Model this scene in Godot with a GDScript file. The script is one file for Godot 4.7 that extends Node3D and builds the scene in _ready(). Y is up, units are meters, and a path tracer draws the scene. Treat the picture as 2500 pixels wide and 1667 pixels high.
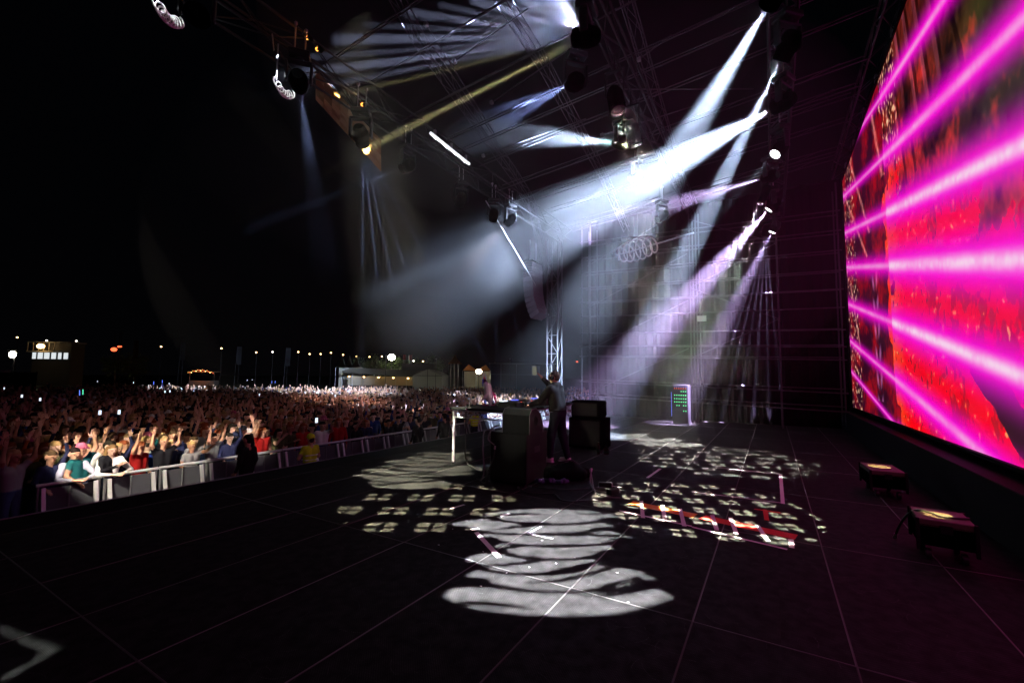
extends Node3D
# A festival stage at night: camera on the stage side, audience to the left (-x), screen at the back (+x), far wing at -z.

const F := 1072.0          # focal length in pixels of the 2500 x 1667 photograph
const EYE := Vector3(0, 1.78, 0)
const GROUND := -1.58
const BARRIER_X := -12.4
var CAM := Basis(Vector3(0.861, 0.0293, 0.5081), Vector3(0.0109, 0.9966, -0.0759), Vector3(-0.5085, 0.0709, 0.858)).orthonormalized().transposed()
var rng := RandomNumberGenerator.new()
var M := {}
var used := {}
var cyl: ArrayMesh
var cube: BoxMesh
var cache := {}

# ---------------------------------------------------------------- pixels of the photograph to places
func ray(px: float, py: float) -> Vector3:
	return CAM * Vector3((px - 1250.0) / F, -(py - 833.5) / F, -1.0)
func at_y(px: float, py: float, y := 0.0) -> Vector3:
	var d := ray(px, py)
	return EYE + d * ((y - EYE.y) / d.y)
func at_x(px: float, py: float, x: float) -> Vector3:
	var d := ray(px, py)
	return EYE + d * ((x - EYE.x) / d.x)
func at_z(px: float, py: float, z: float) -> Vector3:
	var d := ray(px, py)
	return EYE + d * ((z - EYE.z) / d.z)
func at_depth(px: float, py: float, depth: float) -> Vector3:
	return EYE + ray(px, py) * depth
func on_ground(px: float, depth: float) -> Vector3:
	var p := at_depth(px, 910.0, depth)
	p.y = GROUND
	return p

# ---------------------------------------------------------------- mesh building
class MB:
	var v := PackedVector3Array()
	var n := PackedVector3Array()
	var c := PackedColorArray()
	var t := PackedVector2Array()
	var ix := PackedInt32Array()
	var col := Color.WHITE
	var tint := false
	var mapped := false
	func tri(a: Vector3, b: Vector3, d: Vector3, out: Vector3):
		var m := (d - a).cross(b - a)
		if m.dot(out) < 0.0:
			var s := b
			b = d
			d = s
			m = -m
		m = m.normalized()
		var k := v.size()
		for p in [a, b, d]:
			v.append(p); n.append(m); c.append(col); t.append(Vector2.ZERO)
		ix.append(k); ix.append(k + 1); ix.append(k + 2)
	func quad(a: Vector3, b: Vector3, d: Vector3, e: Vector3, out: Vector3):
		var m := (d - a).cross(b - a)
		if m.length_squared() < 1e-14:
			m = (e - a).cross(d - a)
		if m.dot(out) < 0.0:
			var s := b
			b = e
			e = s
			m = -m
		m = m.normalized()
		var k := v.size()
		for p in [a, b, d, e]:
			v.append(p); n.append(m); c.append(col)
		t.append(Vector2(0, 0)); t.append(Vector2(1, 0)); t.append(Vector2(1, 1)); t.append(Vector2(0, 1))
		for i in [0, 1, 2, 0, 2, 3]:
			ix.append(k + i)
	func box(o: Vector3, s: Vector3, bev := 0.0, b := Basis.IDENTITY):
		# a box round o, its edges cut by bev
		var h := s * 0.5
		bev = minf(bev, minf(h.x, minf(h.y, h.z)) * 0.9)
		var q := h - Vector3(bev, bev, bev)
		for ax in 3:
			var u := (ax + 1) % 3
			var w := (ax + 2) % 3
			for sg in [-1.0, 1.0]:
				var p := []
				for k in [[-1, -1], [1, -1], [1, 1], [-1, 1]]:
					var r := Vector3.ZERO
					r[ax] = h[ax] * sg
					r[u] = q[u] * k[0]
					r[w] = q[w] * k[1]
					p.append(o + b * r)
				var out := Vector3.ZERO
				out[ax] = sg
				quad(p[0], p[1], p[2], p[3], b * out)
		if bev <= 0.0:
			return
		for ax in 3:
			var u := (ax + 1) % 3
			var w := (ax + 2) % 3
			for k in [[-1, -1], [1, -1], [1, 1], [-1, 1]]:
				var p := []
				for e in [[0, -1], [0, 1], [1, 1], [1, -1]]:
					var r := Vector3.ZERO
					r[ax] = q[ax] * e[1]
					r[u] = (h[u] if e[0] == 0 else q[u]) * k[0]
					r[w] = (q[w] if e[0] == 0 else h[w]) * k[1]
					p.append(o + b * r)
				var out := Vector3.ZERO
				out[u] = k[0]
				out[w] = k[1]
				quad(p[0], p[1], p[2], p[3], b * out)
		for a in [-1.0, 1.0]:
			for e in [-1.0, 1.0]:
				for g in [-1.0, 1.0]:
					var sg := Vector3(a, e, g)
					tri(o + b * (Vector3(h.x, q.y, q.z) * sg), o + b * (Vector3(q.x, h.y, q.z) * sg), o + b * (Vector3(q.x, q.y, h.z) * sg), b * sg)
	func tube(a: Vector3, b: Vector3, ra: float, rb := -1.0, seg := 8, caps := true):
		rb = ra if rb < 0.0 else rb
		sweep([a, b], [ra, rb], seg, caps)
	func sweep(ps: Array, rs: Array, seg := 8, caps := true, shut := false):
		var k := v.size()
		var last := Vector3.UP
		var cnt := ps.size()
		for i in cnt:
			var d: Vector3
			if shut:
				d = ps[(i + 1) % cnt] - ps[(i - 1 + cnt) % cnt]
			else:
				d = ps[mini(i + 1, cnt - 1)] - ps[maxi(i - 1, 0)]
			d = d.normalized()
			if i == 0:
				last = d.cross(Vector3(0.13, 0.9, 0.31) if absf(d.y) < 0.9 else Vector3(1, 0.1, 0)).normalized()
			var u := (last - d * last.dot(d)).normalized()
			last = u
			var w := d.cross(u)
			for j in seg:
				var an := TAU * j / seg
				var m := u * cos(an) + w * sin(an)
				v.append(ps[i] + m * rs[mini(i, rs.size() - 1)]); n.append(m); c.append(col); t.append(Vector2(float(j) / seg, i))
		for i in (cnt if shut else cnt - 1):
			for j in seg:
				var i2 := (i + 1) % cnt
				var a := k + i * seg + j
				var b := k + i * seg + (j + 1) % seg
				var e := k + i2 * seg + j
				var f := k + i2 * seg + (j + 1) % seg
				for q in [a, e, b, b, e, f]:
					ix.append(q)
		if caps and not shut:
			for e in [0, cnt - 1]:
				var d: Vector3 = (ps[0] - ps[1]) if e == 0 else (ps[cnt - 1] - ps[cnt - 2])
				if rs[mini(e, rs.size() - 1)] < 1e-5:
					continue
				for j in seg:
					tri(ps[e], v[k + e * seg + j], v[k + e * seg + (j + 1) % seg], d)
	func lathe(o: Vector3, b: Basis, prof: Array, seg := 20):
		# prof: [radius, height along b.y] pairs, faceted along the profile and smooth round it
		for i in prof.size() - 1:
			var p: Array = prof[i]
			var q: Array = prof[i + 1]
			var dr: float = q[0] - p[0]
			var dy: float = q[1] - p[1]
			var k := v.size()
			for j in seg:
				var an := TAU * j / seg
				var r := Vector3(cos(an), 0, sin(an))
				var m := b * (r * dy - Vector3.UP * dr).normalized()
				v.append(o + b * (r * p[0] + Vector3.UP * p[1])); n.append(m); c.append(col); t.append(Vector2.ZERO)
				v.append(o + b * (r * q[0] + Vector3.UP * q[1])); n.append(m); c.append(col); t.append(Vector2.ZERO)
			for j in seg:
				var a := k + j * 2
				var e := k + ((j + 1) % seg) * 2
				for x in [a, a + 1, e, e, a + 1, e + 1]:
					ix.append(x)
	func ball(o: Vector3, r: Vector3, seg := 10, rings := 7):
		var k := v.size()
		for i in rings + 1:
			var la := -PI / 2 + PI * i / rings
			for j in seg:
				var an := TAU * j / seg
				var m := Vector3(cos(la) * cos(an), sin(la), cos(la) * sin(an))
				v.append(o + m * r); n.append((m / r).normalized()); c.append(col); t.append(Vector2.ZERO)
		for i in rings:
			for j in seg:
				var a := k + i * seg + j
				var b := k + i * seg + (j + 1) % seg
				for x in [a, a + seg, b, b, a + seg, b + seg]:
					ix.append(x)
	func mesh() -> ArrayMesh:
		var m := ArrayMesh.new()
		if v.size() == 0:
			return m
		var arr := []
		arr.resize(Mesh.ARRAY_MAX)
		arr[Mesh.ARRAY_VERTEX] = v
		arr[Mesh.ARRAY_NORMAL] = n
		arr[Mesh.ARRAY_INDEX] = ix
		if tint:
			arr[Mesh.ARRAY_COLOR] = c
		if mapped:
			arr[Mesh.ARRAY_TEX_UV] = t
		m.add_surface_from_arrays(Mesh.PRIMITIVE_TRIANGLES, arr)
		return m

# ---------------------------------------------------------------- objects
func numbered(called: String) -> String:
	used[called] = used.get(called, -1) + 1
	return called if used[called] == 0 else "%s_%03d" % [called, used[called]]
func thing(called: String, label: String, category: String, at := Vector3.ZERO, group := "") -> Node3D:
	var o := Node3D.new()
	o.name = numbered(called)
	add_child(o)
	o.position = at
	o.set_meta("label", label)
	o.set_meta("category", category)
	if group:
		o.set_meta("group", group)
	return o
func part(parent: Node, called: String, mesh: Mesh, m: Material, xf := Transform3D.IDENTITY) -> MeshInstance3D:
	var o := MeshInstance3D.new()
	o.name = called
	o.mesh = mesh
	o.material_override = m
	o.transform = xf
	o.cast_shadow = GeometryInstance3D.SHADOW_CASTING_SETTING_ON
	parent.add_child(o, true)
	return o
func structure(called: String) -> Node3D:
	var o := Node3D.new()
	o.name = called
	o.set_meta("kind", "structure")
	add_child(o)
	return o
func rod(parent: Node, called: String, a: Vector3, b: Vector3, r: float, m: Material) -> MeshInstance3D:
	var d := b - a
	var y := d.normalized()
	var x := y.cross(Vector3(0.2, 0.3, 0.93) if absf(y.z) < 0.8 else Vector3(1, 0.2, 0)).normalized()
	var z := x.cross(y)
	return part(parent, called, cyl, m, Transform3D(Basis(x * r, d, z * r), a))
func plate(parent: Node, called: String, o: Vector3, s: Vector3, m: Material, bev := 0.004, turn := 0.0) -> MeshInstance3D:
	var key := "box%s%s" % [s, bev]
	if not cache.has(key):
		var mb := MB.new()
		mb.box(Vector3.ZERO, s, bev)
		cache[key] = mb.mesh()
	return part(parent, called, cache[key], m, Transform3D(Basis(Vector3.UP, turn), o))
func lin(r: float, g: float, b: float, a := 1.0) -> Color:
	var c := Color(r, g, b).linear_to_srgb()
	c.a = a
	return c
func mat(called: String, r: float, g: float, b: float, rough := 0.6, metal := 0.0, spec := 0.5) -> StandardMaterial3D:
	var m := StandardMaterial3D.new()
	m.resource_name = called
	m.albedo_color = lin(r, g, b)
	m.roughness = rough
	m.metallic = metal
	m.metallic_specular = spec
	M[called] = m
	return m
func glow(called: String, r: float, g: float, b: float, e: float) -> StandardMaterial3D:
	var m := mat(called, 0.3 * r, 0.3 * g, 0.3 * b, 0.4)
	m.emission_enabled = true
	m.emission = lin(r, g, b)
	m.emission_energy_multiplier = e
	return m
func noise_tex(seed_: int, freq: float, size: int, stops: Array, octaves := 4) -> NoiseTexture2D:
	var nz := FastNoiseLite.new()
	nz.seed = seed_
	nz.frequency = freq
	nz.fractal_octaves = octaves
	var t := NoiseTexture2D.new()
	t.width = size
	t.height = size
	t.seamless = true
	t.noise = nz
	var g := Gradient.new()
	g.offsets = PackedFloat32Array(stops.map(func(s): return s[0]))
	g.colors = PackedColorArray(stops.map(func(s): return lin(s[1], s[1], s[1])))
	t.color_ramp = g
	return t

func _ready():
	rng.seed = 20240
	# ------------------------------------------------ camera
	var cam := Camera3D.new()
	cam.name = "camera"
	add_child(cam)
	cam.transform = Transform3D(CAM, EYE)
	cam.fov = 2.0 * rad_to_deg(atan(833.5 / F))
	cam.near = 0.05
	cam.far = 900.0
	# ------------------------------------------------ night sky and air
	var we := WorldEnvironment.new()
	we.name = "night_air"
	var e := Environment.new()
	we.environment = e
	add_child(we)
	var sk := ProceduralSkyMaterial.new()
	sk.sky_top_color = Color(0.006, 0.007, 0.012)
	sk.sky_horizon_color = Color(0.012, 0.012, 0.016)
	sk.ground_bottom_color = Color(0.005, 0.005, 0.006)
	sk.ground_horizon_color = Color(0.012, 0.012, 0.016)
	e.background_mode = Environment.BG_SKY
	e.sky = Sky.new()
	e.sky.sky_material = sk
	e.tonemap_mode = Environment.TONE_MAPPER_LINEAR
	e.tonemap_exposure = 0.9
	e.sdfgi_enabled = true
	e.ssao_enabled = true
	e.ssil_enabled = true
	e.volumetric_fog_enabled = true
	e.volumetric_fog_density = 0.0
	make_materials()
	# ------------------------------------------------ setting, then things
	stage()
	roof()
	screen()
	lamps()
	profile_lamps()
	haze()
	far_wing()
	booth()
	disc_jockey()
	floor_things()
	barriers()
	people()
	background()

# ---------------------------------------------------------------- materials
func make_materials():
	var cb := MB.new()
	cb.sweep([Vector3.ZERO, Vector3(0, 1, 0)], [1.0, 1.0], 8, true)
	cyl = cb.mesh()
	mat("black_paint", 0.009, 0.009, 0.0095, 0.7, 0.0, 0.22)
	mat("black_plastic", 0.009, 0.009, 0.01, 0.5, 0.0, 0.3)
	mat("dark_metal", 0.014, 0.014, 0.015, 0.6, 0.2, 0.25)
	mat("roof_tube", 0.05, 0.05, 0.055, 0.5, 0.6)
	mat("aluminium", 0.5, 0.5, 0.52, 0.45, 0.4)
	mat("dull_aluminium", 0.16, 0.16, 0.17, 0.5, 0.5)
	mat("bare_steel", 0.45, 0.45, 0.46, 0.35, 0.9)
	mat("grey_panel", 0.065, 0.065, 0.078, 0.5, 0.3)
	mat("drape", 0.0009, 0.0009, 0.001, 0.95, 0.0, 0.02)
	mat("white_tape", 0.78, 0.78, 0.76, 0.6)
	mat("orange_tape", 0.85, 0.28, 0.04, 0.55)
	mat("red_tape", 0.75, 0.05, 0.03, 0.55)
	mat("rubber", 0.02, 0.02, 0.02, 0.5)
	mat("grey_rubber", 0.2, 0.2, 0.2, 0.45)
	mat("white_vinyl", 0.62, 0.62, 0.58, 0.6)
	mat("cream_vinyl", 0.5, 0.45, 0.34, 0.7)
	mat("orange_canvas", 0.6, 0.2, 0.05, 0.7)
	mat("red_plastic", 0.6, 0.05, 0.06, 0.35)
	mat("brown_canvas", 0.12, 0.06, 0.02, 0.9)
	mat("hi_vis", 0.62, 0.72, 0.02, 0.6)
	mat("wood_dark", 0.05, 0.035, 0.025, 0.8)
	mat("wall_grey", 0.25, 0.26, 0.28, 0.8)
	mat("wall_dark", 0.08, 0.08, 0.085, 0.85)
	mat("foliage", 0.06, 0.1, 0.025, 0.8)
	mat("bark", 0.06, 0.045, 0.03, 0.9)
	mat("case_lid", 0.09, 0.075, 0.05, 0.6)
	mat("edge_metal", 0.2, 0.195, 0.19, 0.5, 0.4)
	mat("edge_dirty", 0.07, 0.066, 0.06, 0.7, 0.1)
	mat("edge_worn", 0.12, 0.115, 0.11, 0.6, 0.3)
	mat("lamp_inside", 0.0006, 0.0006, 0.0006, 1.0, 0.0, 0.0)
	mat("tower_tube", 0.08, 0.08, 0.085, 0.5, 0.4)
	mat("denim_blue", 0.08, 0.08, 0.2, 0.85)
	var clear := mat("clear_shell", 0.75, 0.78, 0.75, 0.08)
	clear.clearcoat_enabled = true
	clear.clearcoat = 0.6
	mat("blue_film", 0.02, 0.04, 0.7, 0.3)
	mat("violet_film", 0.3, 0.08, 0.6, 0.3)
	mat("pink_film", 0.7, 0.05, 0.25, 0.3)
	mat("orange_film", 0.8, 0.16, 0.02, 0.35)
	glow("lamp_lens", 0.92, 0.95, 1.0, 14.0)
	glow("lamp_lens_soft", 0.8, 0.85, 1.0, 3.0)
	glow("led_chip", 1.0, 1.0, 1.0, 3.0)
	glow("strip_glow", 0.95, 0.97, 1.0, 1.1)  # emission standing in for the shine of a reflective strip
	glow("warm_bulb", 1.0, 0.62, 0.25, 9.0)
	glow("cool_bulb", 1.0, 0.9, 0.75, 9.0)
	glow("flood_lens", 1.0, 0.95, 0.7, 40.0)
	glow("amber_bulb", 1.0, 0.45, 0.08, 2.5)
	glow("red_bulb", 1.0, 0.12, 0.04, 3.0)
	glow("lit_window", 0.9, 0.97, 1.0, 0.9)
	glow("lit_room", 0.9, 0.85, 0.5, 0.16)
	glow("green_led", 0.1, 1.0, 0.3, 1.6)
	glow("red_led", 1.0, 0.1, 0.05, 1.4)
	glow("blue_led", 0.15, 0.2, 1.0, 1.2)
	glow("phone_screen", 0.75, 0.85, 1.0, 1.6)
	glow("blue_wand", 0.15, 0.25, 1.0, 1.6)
	glow("green_wand", 0.1, 1.0, 0.5, 1.6)
	# stage deck: phenolic plywood with a pressed wire-mesh pattern, scuffed
	var deck := mat("deck", 1, 1, 1, 0.7, 0.0, 0.2)
	var im := Image.create(512, 512, false, Image.FORMAT_RGB8)
	var hm := Image.create(64, 64, false, Image.FORMAT_RGB8)
	var nz := FastNoiseLite.new()
	nz.seed = 5
	nz.frequency = 0.02
	nz.fractal_octaves = 5
	var fine := FastNoiseLite.new()
	fine.seed = 9
	fine.frequency = 0.25
	for y in 512:
		for x in 512:
			var a := 0.024 + 0.024 * nz.get_noise_2d(x, y) + 0.013 * fine.get_noise_2d(x, y)
			# the tile's borders run into each other
			im.set_pixel(x, y, lin(maxf(a, 0.006), maxf(a, 0.006) * 0.985, maxf(a, 0.006) * 0.96))
	for k in 60:
		var p := Vector2(rng.randf() * 512, rng.randf() * 512)
		var d := Vector2.from_angle(rng.randf() * TAU)
		var l := rng.randf_range(8, 60)
		var s := rng.randf_range(0.05, 0.11)
		for i in int(l):
			var q := p + d * i
			im.set_pixel(posmod(int(q.x), 512), posmod(int(q.y), 512), lin(s, s, s))
			d = d.rotated(0.01)
	for y in 64:
		for x in 64:
			var u := absf(fposmod((x + y) / 16.0, 1.0) - 0.5) * 2.0
			var w := absf(fposmod((x - y) / 16.0, 1.0) - 0.5) * 2.0
			var h := 1.0 if maxf(u, w) > 0.72 else 0.25
			hm.set_pixel(x, y, Color(h, h, h))
	deck.albedo_texture = ImageTexture.create_from_image(im)
	deck.uv1_triplanar = true
	deck.uv1_world_triplanar = true
	deck.uv1_scale = Vector3(0.62, 0.62, 0.62)
	var rib := deck.duplicate()
	M["deck"] = rib
	rib.detail_enabled = true
	var dt := Image.create(64, 64, false, Image.FORMAT_RGB8)
	for y in 64:
		for x in 64:
			var h := hm.get_pixel(x, y).r
			var s := 0.55 if h > 0.5 else 1.0
			dt.set_pixel(x, y, Color(s, s, s))
	rib.detail_blend_mode = BaseMaterial3D.BLEND_MODE_MUL
	rib.detail_albedo = ImageTexture.create_from_image(dt)
	rib.detail_uv_layer = BaseMaterial3D.DETAIL_UV_2
	rib.uv2_triplanar = true
	rib.uv2_world_triplanar = true
	rib.uv2_scale = Vector3(13.0, 13.0, 13.0)
	# field
	var g := mat("field", 1, 1, 1, 0.95, 0.0, 0.2)
	g.albedo_texture = noise_tex(3, 0.03, 512, [[0.2, 0.02], [0.5, 0.045], [0.8, 0.08]])
	g.albedo_color = lin(0.75, 0.8, 0.5)
	g.uv1_triplanar = true
	g.uv1_world_triplanar = true
	g.uv1_scale = Vector3(0.2, 0.2, 0.2)
	# people: colours in the vertices
	var p := mat("people", 1, 1, 1, 0.8, 0.0, 0.2)
	p.vertex_color_use_as_albedo = true
	# speaker paint, worn
	var sp := mat("speaker_paint", 1, 1, 1, 0.55, 0.0, 0.3)
	sp.albedo_texture = noise_tex(8, 0.09, 256, [[0.0, 0.008], [0.6, 0.012], [0.85, 0.028], [1.0, 0.06]])
	sp.uv1_triplanar = true
	sp.uv1_scale = Vector3(2, 2, 2)

# ---------------------------------------------------------------- stage
const PX := 0.954
const PZ := 2.28
func stage():
	var g := structure("ground")
	var mb := MB.new()
	mb.quad(Vector3(-420, 0, -420), Vector3(160, 0, -420), Vector3(160, 0, 160), Vector3(-420, 0, 160), Vector3.UP)
	part(g, "field", mb.mesh(), M.field, Transform3D(Basis(), Vector3(0, GROUND, 0)))
	var f := structure("stage_floor")
	# each panel: black top, proud aluminium edge all round; the joints between them are real gaps
	mb = MB.new()
	mb.box(Vector3(0, -0.02, 0), Vector3(PX - 0.012, 0.04, PZ - 0.012), 0.0015)
	var top := mb.mesh()
	mb = MB.new()
	for s in [-1, 1]:
		mb.box(Vector3(s * (PX * 0.5 - 0.0037), -0.0215, 0), Vector3(0.0042, 0.047, PZ - 0.003), 0.0005)
		mb.box(Vector3(0, -0.0215, s * (PZ * 0.5 - 0.0037)), Vector3(PX - 0.014, 0.047, 0.0042), 0.0005)
	var edge := mb.mesh()
	for i in range(-7, 3):
		for j in range(-1, 8):
			var x := -0.553 + PX * (i + 0.5)
			var z := -3.564 - PZ * (j + 0.5) + PZ
			if x < -7.9:
				continue
			var dy := rng.randf_range(-0.0015, 0.0015)
			var p := part(f, "panel", top, M.deck, Transform3D(Basis(), Vector3(x, dy, z)))
			part(p, "edge_trim", edge, [M.edge_metal, M.edge_worn, M.edge_dirty, M.edge_worn][rng.randi() % 4], Transform3D(Basis(), Vector3.ZERO))
	# under the deck and the front edge
	plate(f, "underframe", Vector3(-2.9, -0.72, -8.0), Vector3(10.4, 1.2, 22.5), M.black_paint, 0.01)
	plate(f, "front_strip", Vector3(-7.59, -0.05, -7.4), Vector3(0.7, 0.09, 21.2), M.black_paint, 0.004)
	plate(f, "edge_rail", Vector3(-7.96, -0.012, -7.4), Vector3(0.028, 0.03, 21.2), M.dull_aluminium, 0.004)
	plate(f, "front_skirt", Vector3(-7.99, -0.72, -7.4), Vector3(0.03, 1.24, 21.2), M.drape, 0.004)
	# riser under the screen
	plate(f, "screen_riser", Vector3(2.55, 0.2, -9.5), Vector3(0.9, 0.9, 20.0), M.black_paint, 0.01)
	plate(f, "back_deck", Vector3(1.84, -0.03, -9.5), Vector3(0.75, 0.05, 20.0), M.black_paint, 0.004)

# ---------------------------------------------------------------- trusses
func truss(called: String, label: String, a: Vector3, b: Vector3, size: float, bay: float, m: Material, group := "roof trusses", r := 0.025) -> Node3D:
	var t := thing(called, label, "truss", a, group)
	truss_into(t, Vector3.ZERO, b - a, size, bay, m, r)
	return t
func truss_into(t: Node3D, a: Vector3, b: Vector3, size: float, bay: float, m: Material, r := 0.025, chord := "chord", brace := "brace"):
	var d := (b - a).normalized()
	var u := d.cross(Vector3.UP)
	if u.length() < 0.1:
		u = Vector3.RIGHT
	u = u.normalized() * size * 0.5
	var w := u.cross(d).normalized() * size * 0.5
	var corners := [u + w, u - w, -u - w, -u + w]
	for c in corners:
		rod(t, chord, a + c, b + c, r, m)
	var len := (b - a).length()
	var cnt := int(round(len / bay))
	for k in cnt:
		for s in 4:
			var p: Vector3 = corners[s]
			var q: Vector3 = corners[(s + 1) % 4]
			var z0 := d * (len * k / cnt)
			var z1 := d * (len * (k + 1) / cnt)
			if (k + s) % 2 == 0:
				rod(t, brace, a + z0 + p, a + z1 + q, r * 0.5, m)
			else:
				rod(t, brace, a + z0 + q, a + z1 + p, r * 0.5, m)
	return t
func roof():
	var al: Material = M.roof_tube
	truss("lighting_truss", "long front truss over the stage edge carrying lamps towards the crowd", Vector3(-7.6, 7.85, 1.5), Vector3(-7.6, 7.85, -17.4), 0.5, 0.8, M.dark_metal)
	truss("lighting_truss", "middle truss over the stage with the burst lamp hanging from it", Vector3(-2.45, 8.2, -1.0), Vector3(-2.45, 8.2, -17.6), 0.34, 0.75, M.dark_metal)
	truss("lighting_truss", "rear truss hanging along the top of the glowing screen", Vector3(0.32, 7.75, 0.5), Vector3(0.32, 7.75, -18.2), 0.4, 0.75, M.dark_metal)
	truss("screen_truss", "black truss running just above the glowing screen", Vector3(2.3, 9.25, -1.0), Vector3(2.3, 9.25, -19.4), 0.36, 0.7, M.roof_tube)
	# eaves bending down to the far corner of the stage
	var eaves := [
		[[960, -20, 9.9], [1023, 97, 9.5], [1252, 422, 8.6], [1296, 490, 8.2], [1352, 740, 5.2]],
		[[1215, -20, 10.0], [1330, 160, 9.5], [1470, 420, 8.9], [1530, 560, 8.4]],
		[[1525, -20, 10.0], [1575, 150, 9.6], [1632, 338, 9.3], [1690, 520, 8.9]]]
	var names := ["slim curved eave truss bending down towards the far corner tower", "slim curved roof truss crossing behind the burst of light beams", "slim curved roof truss nearest to the screen"]
	for k in eaves.size():
		var t := thing("roof_truss", names[k], "truss", Vector3.ZERO, "slim curved roof trusses")
		var pts: Array = eaves[k]
		for i in pts.size() - 1:
			var a := at_y(pts[i][0], pts[i][1], pts[i][2])
			var b := at_y(pts[i + 1][0], pts[i + 1][1], pts[i + 1][2])
			truss_into(t, a, b, 0.24, 0.6, al, 0.013)
	# purlins: pairs of tubes across the stage depth, from the eave to above the screen
	for k in 12:
		var z := -5.4 - 1.12 * k
		var y := 9.05 + 0.25 * sin(k * 1.7)
		var t := thing("purlin", "pair of thin roof tubes crossing above the stage", "roof tube", Vector3(0, y, z), "thin roof tubes")
		rod(t, "tube", Vector3(-7.8, -0.9, 0), Vector3(2.1, 0.1, 0), 0.015, al)
		rod(t, "tube", Vector3(-7.8, -0.6, -0.28), Vector3(2.1, 0.36, -0.28), 0.013, al)
		for j in 5:
			rod(t, "tie", Vector3(-7.2 + j * 2.0, -0.84 + j * 0.2, 0), Vector3(-6.4 + j * 2.0, -0.46 + j * 0.2, -0.28), 0.01, al)
	# slanting braces in the roof
	for q in [[1040, 60, 9.3, 1210, 330, 8.9], [1200, 250, 9.0, 1390, 120, 9.6], [1110, 150, 9.2, 1290, 20, 9.8], [1180, 380, 8.6, 1430, 290, 9.0], [1560, 145, 9.4, 1640, 85, 9.8], [1470, 330, 9.0, 1690, 260, 9.2], [1505, 218, 9.3, 1840, 217, 9.0]]:
		var a := at_y(q[0], q[1], q[2])
		var t := thing("roof_brace", "single slanting tube bracing the stage roof", "roof tube", a, "slanting roof braces")
		rod(t, "tube", Vector3.ZERO, at_y(q[3], q[4], q[5]) - a, 0.016, al)
		plate(t, "clamp", Vector3.ZERO, Vector3(0.09, 0.09, 0.09), M.bare_steel, 0.01)
	# brown cloth behind the front truss, lit by amber lamps
	var cl := thing("roof_cloth", "brown canvas hanging behind the front truss lit amber", "canvas", at_x(850, 240, -7.95))
	var mb := MB.new()
	var rows := 8
	var base := at_x(850, 240, -7.95)
	for i in rows:
		for j in 6:
			var f := func(a: int, b: int) -> Vector3: return at_x(770 + a * 20.0, 165 + a * 22.0 + b * 13.0, -7.95 - 0.12 * sin(a * 1.3 + b)) - base
			mb.quad(f.call(i, j), f.call(i + 1, j), f.call(i + 1, j + 1), f.call(i, j + 1), Vector3(1, 0, 0))
	part(cl, "sheet", mb.mesh(), M.brown_canvas)
	rod(cl, "batten", at_x(765, 160, -7.93) - base, at_x(935, 345, -7.93) - base, 0.02, M.dark_metal)
	for q in [[750, 88], [775, 116], [885, 252]]:
		var p := at_x(q[0], q[1], -7.2)
		var l := thing("small_lamp", "small amber work light clamped on the front truss", "lamp", p, "amber work lights")
		mb = MB.new()
		mb.lathe(Vector3.ZERO, Basis(Vector3.RIGHT, PI / 2), [[0.0, -0.09], [0.05, -0.09], [0.06, 0.0], [0.055, 0.03]], 12)
		part(l, "housing", mb.mesh(), M.black_paint)
		mb = MB.new()
		mb.ball(Vector3(-0.01, -0.03, 0.0), Vector3(0.035, 0.035, 0.035))
		part(l, "bulb", mb.mesh(), M.amber_bulb)
		rod(l, "clamp", Vector3(0, 0.02, 0), Vector3(-0.3, 0.3, 0), 0.012, M.bare_steel)
		omni(l, Vector3(-0.01, -0.03, 0), Color(1, 0.55, 0.18), 0.16, 0.03)

func omni(parent: Node3D, p: Vector3, c: Color, e: float, size: float):
	var o := OmniLight3D.new()
	o.name = "lamp_light"
	parent.add_child(o, true)
	o.position = p
	o.light_color = c
	o.light_energy = e
	o.light_size = size
	o.omni_range = 120.0
	o.omni_attenuation = 2.0
	o.shadow_enabled = true
func spot(parent: Node3D, from: Vector3, to: Vector3, half: float, e: float, c := Color(0.9, 0.94, 1.0), soft := 0.5, size := 0.03):
	var s := SpotLight3D.new()
	s.name = "beam_light"
	parent.add_child(s, true)
	s.look_at_from_position(from, to, Vector3(0.31, 0.2, 0.9))
	s.light_color = c
	s.light_energy = e
	s.spot_angle = half
	s.spot_angle_attenuation = soft
	s.light_size = size
	s.spot_range = 120.0
	s.spot_attenuation = 2.0
	s.shadow_enabled = true

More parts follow.
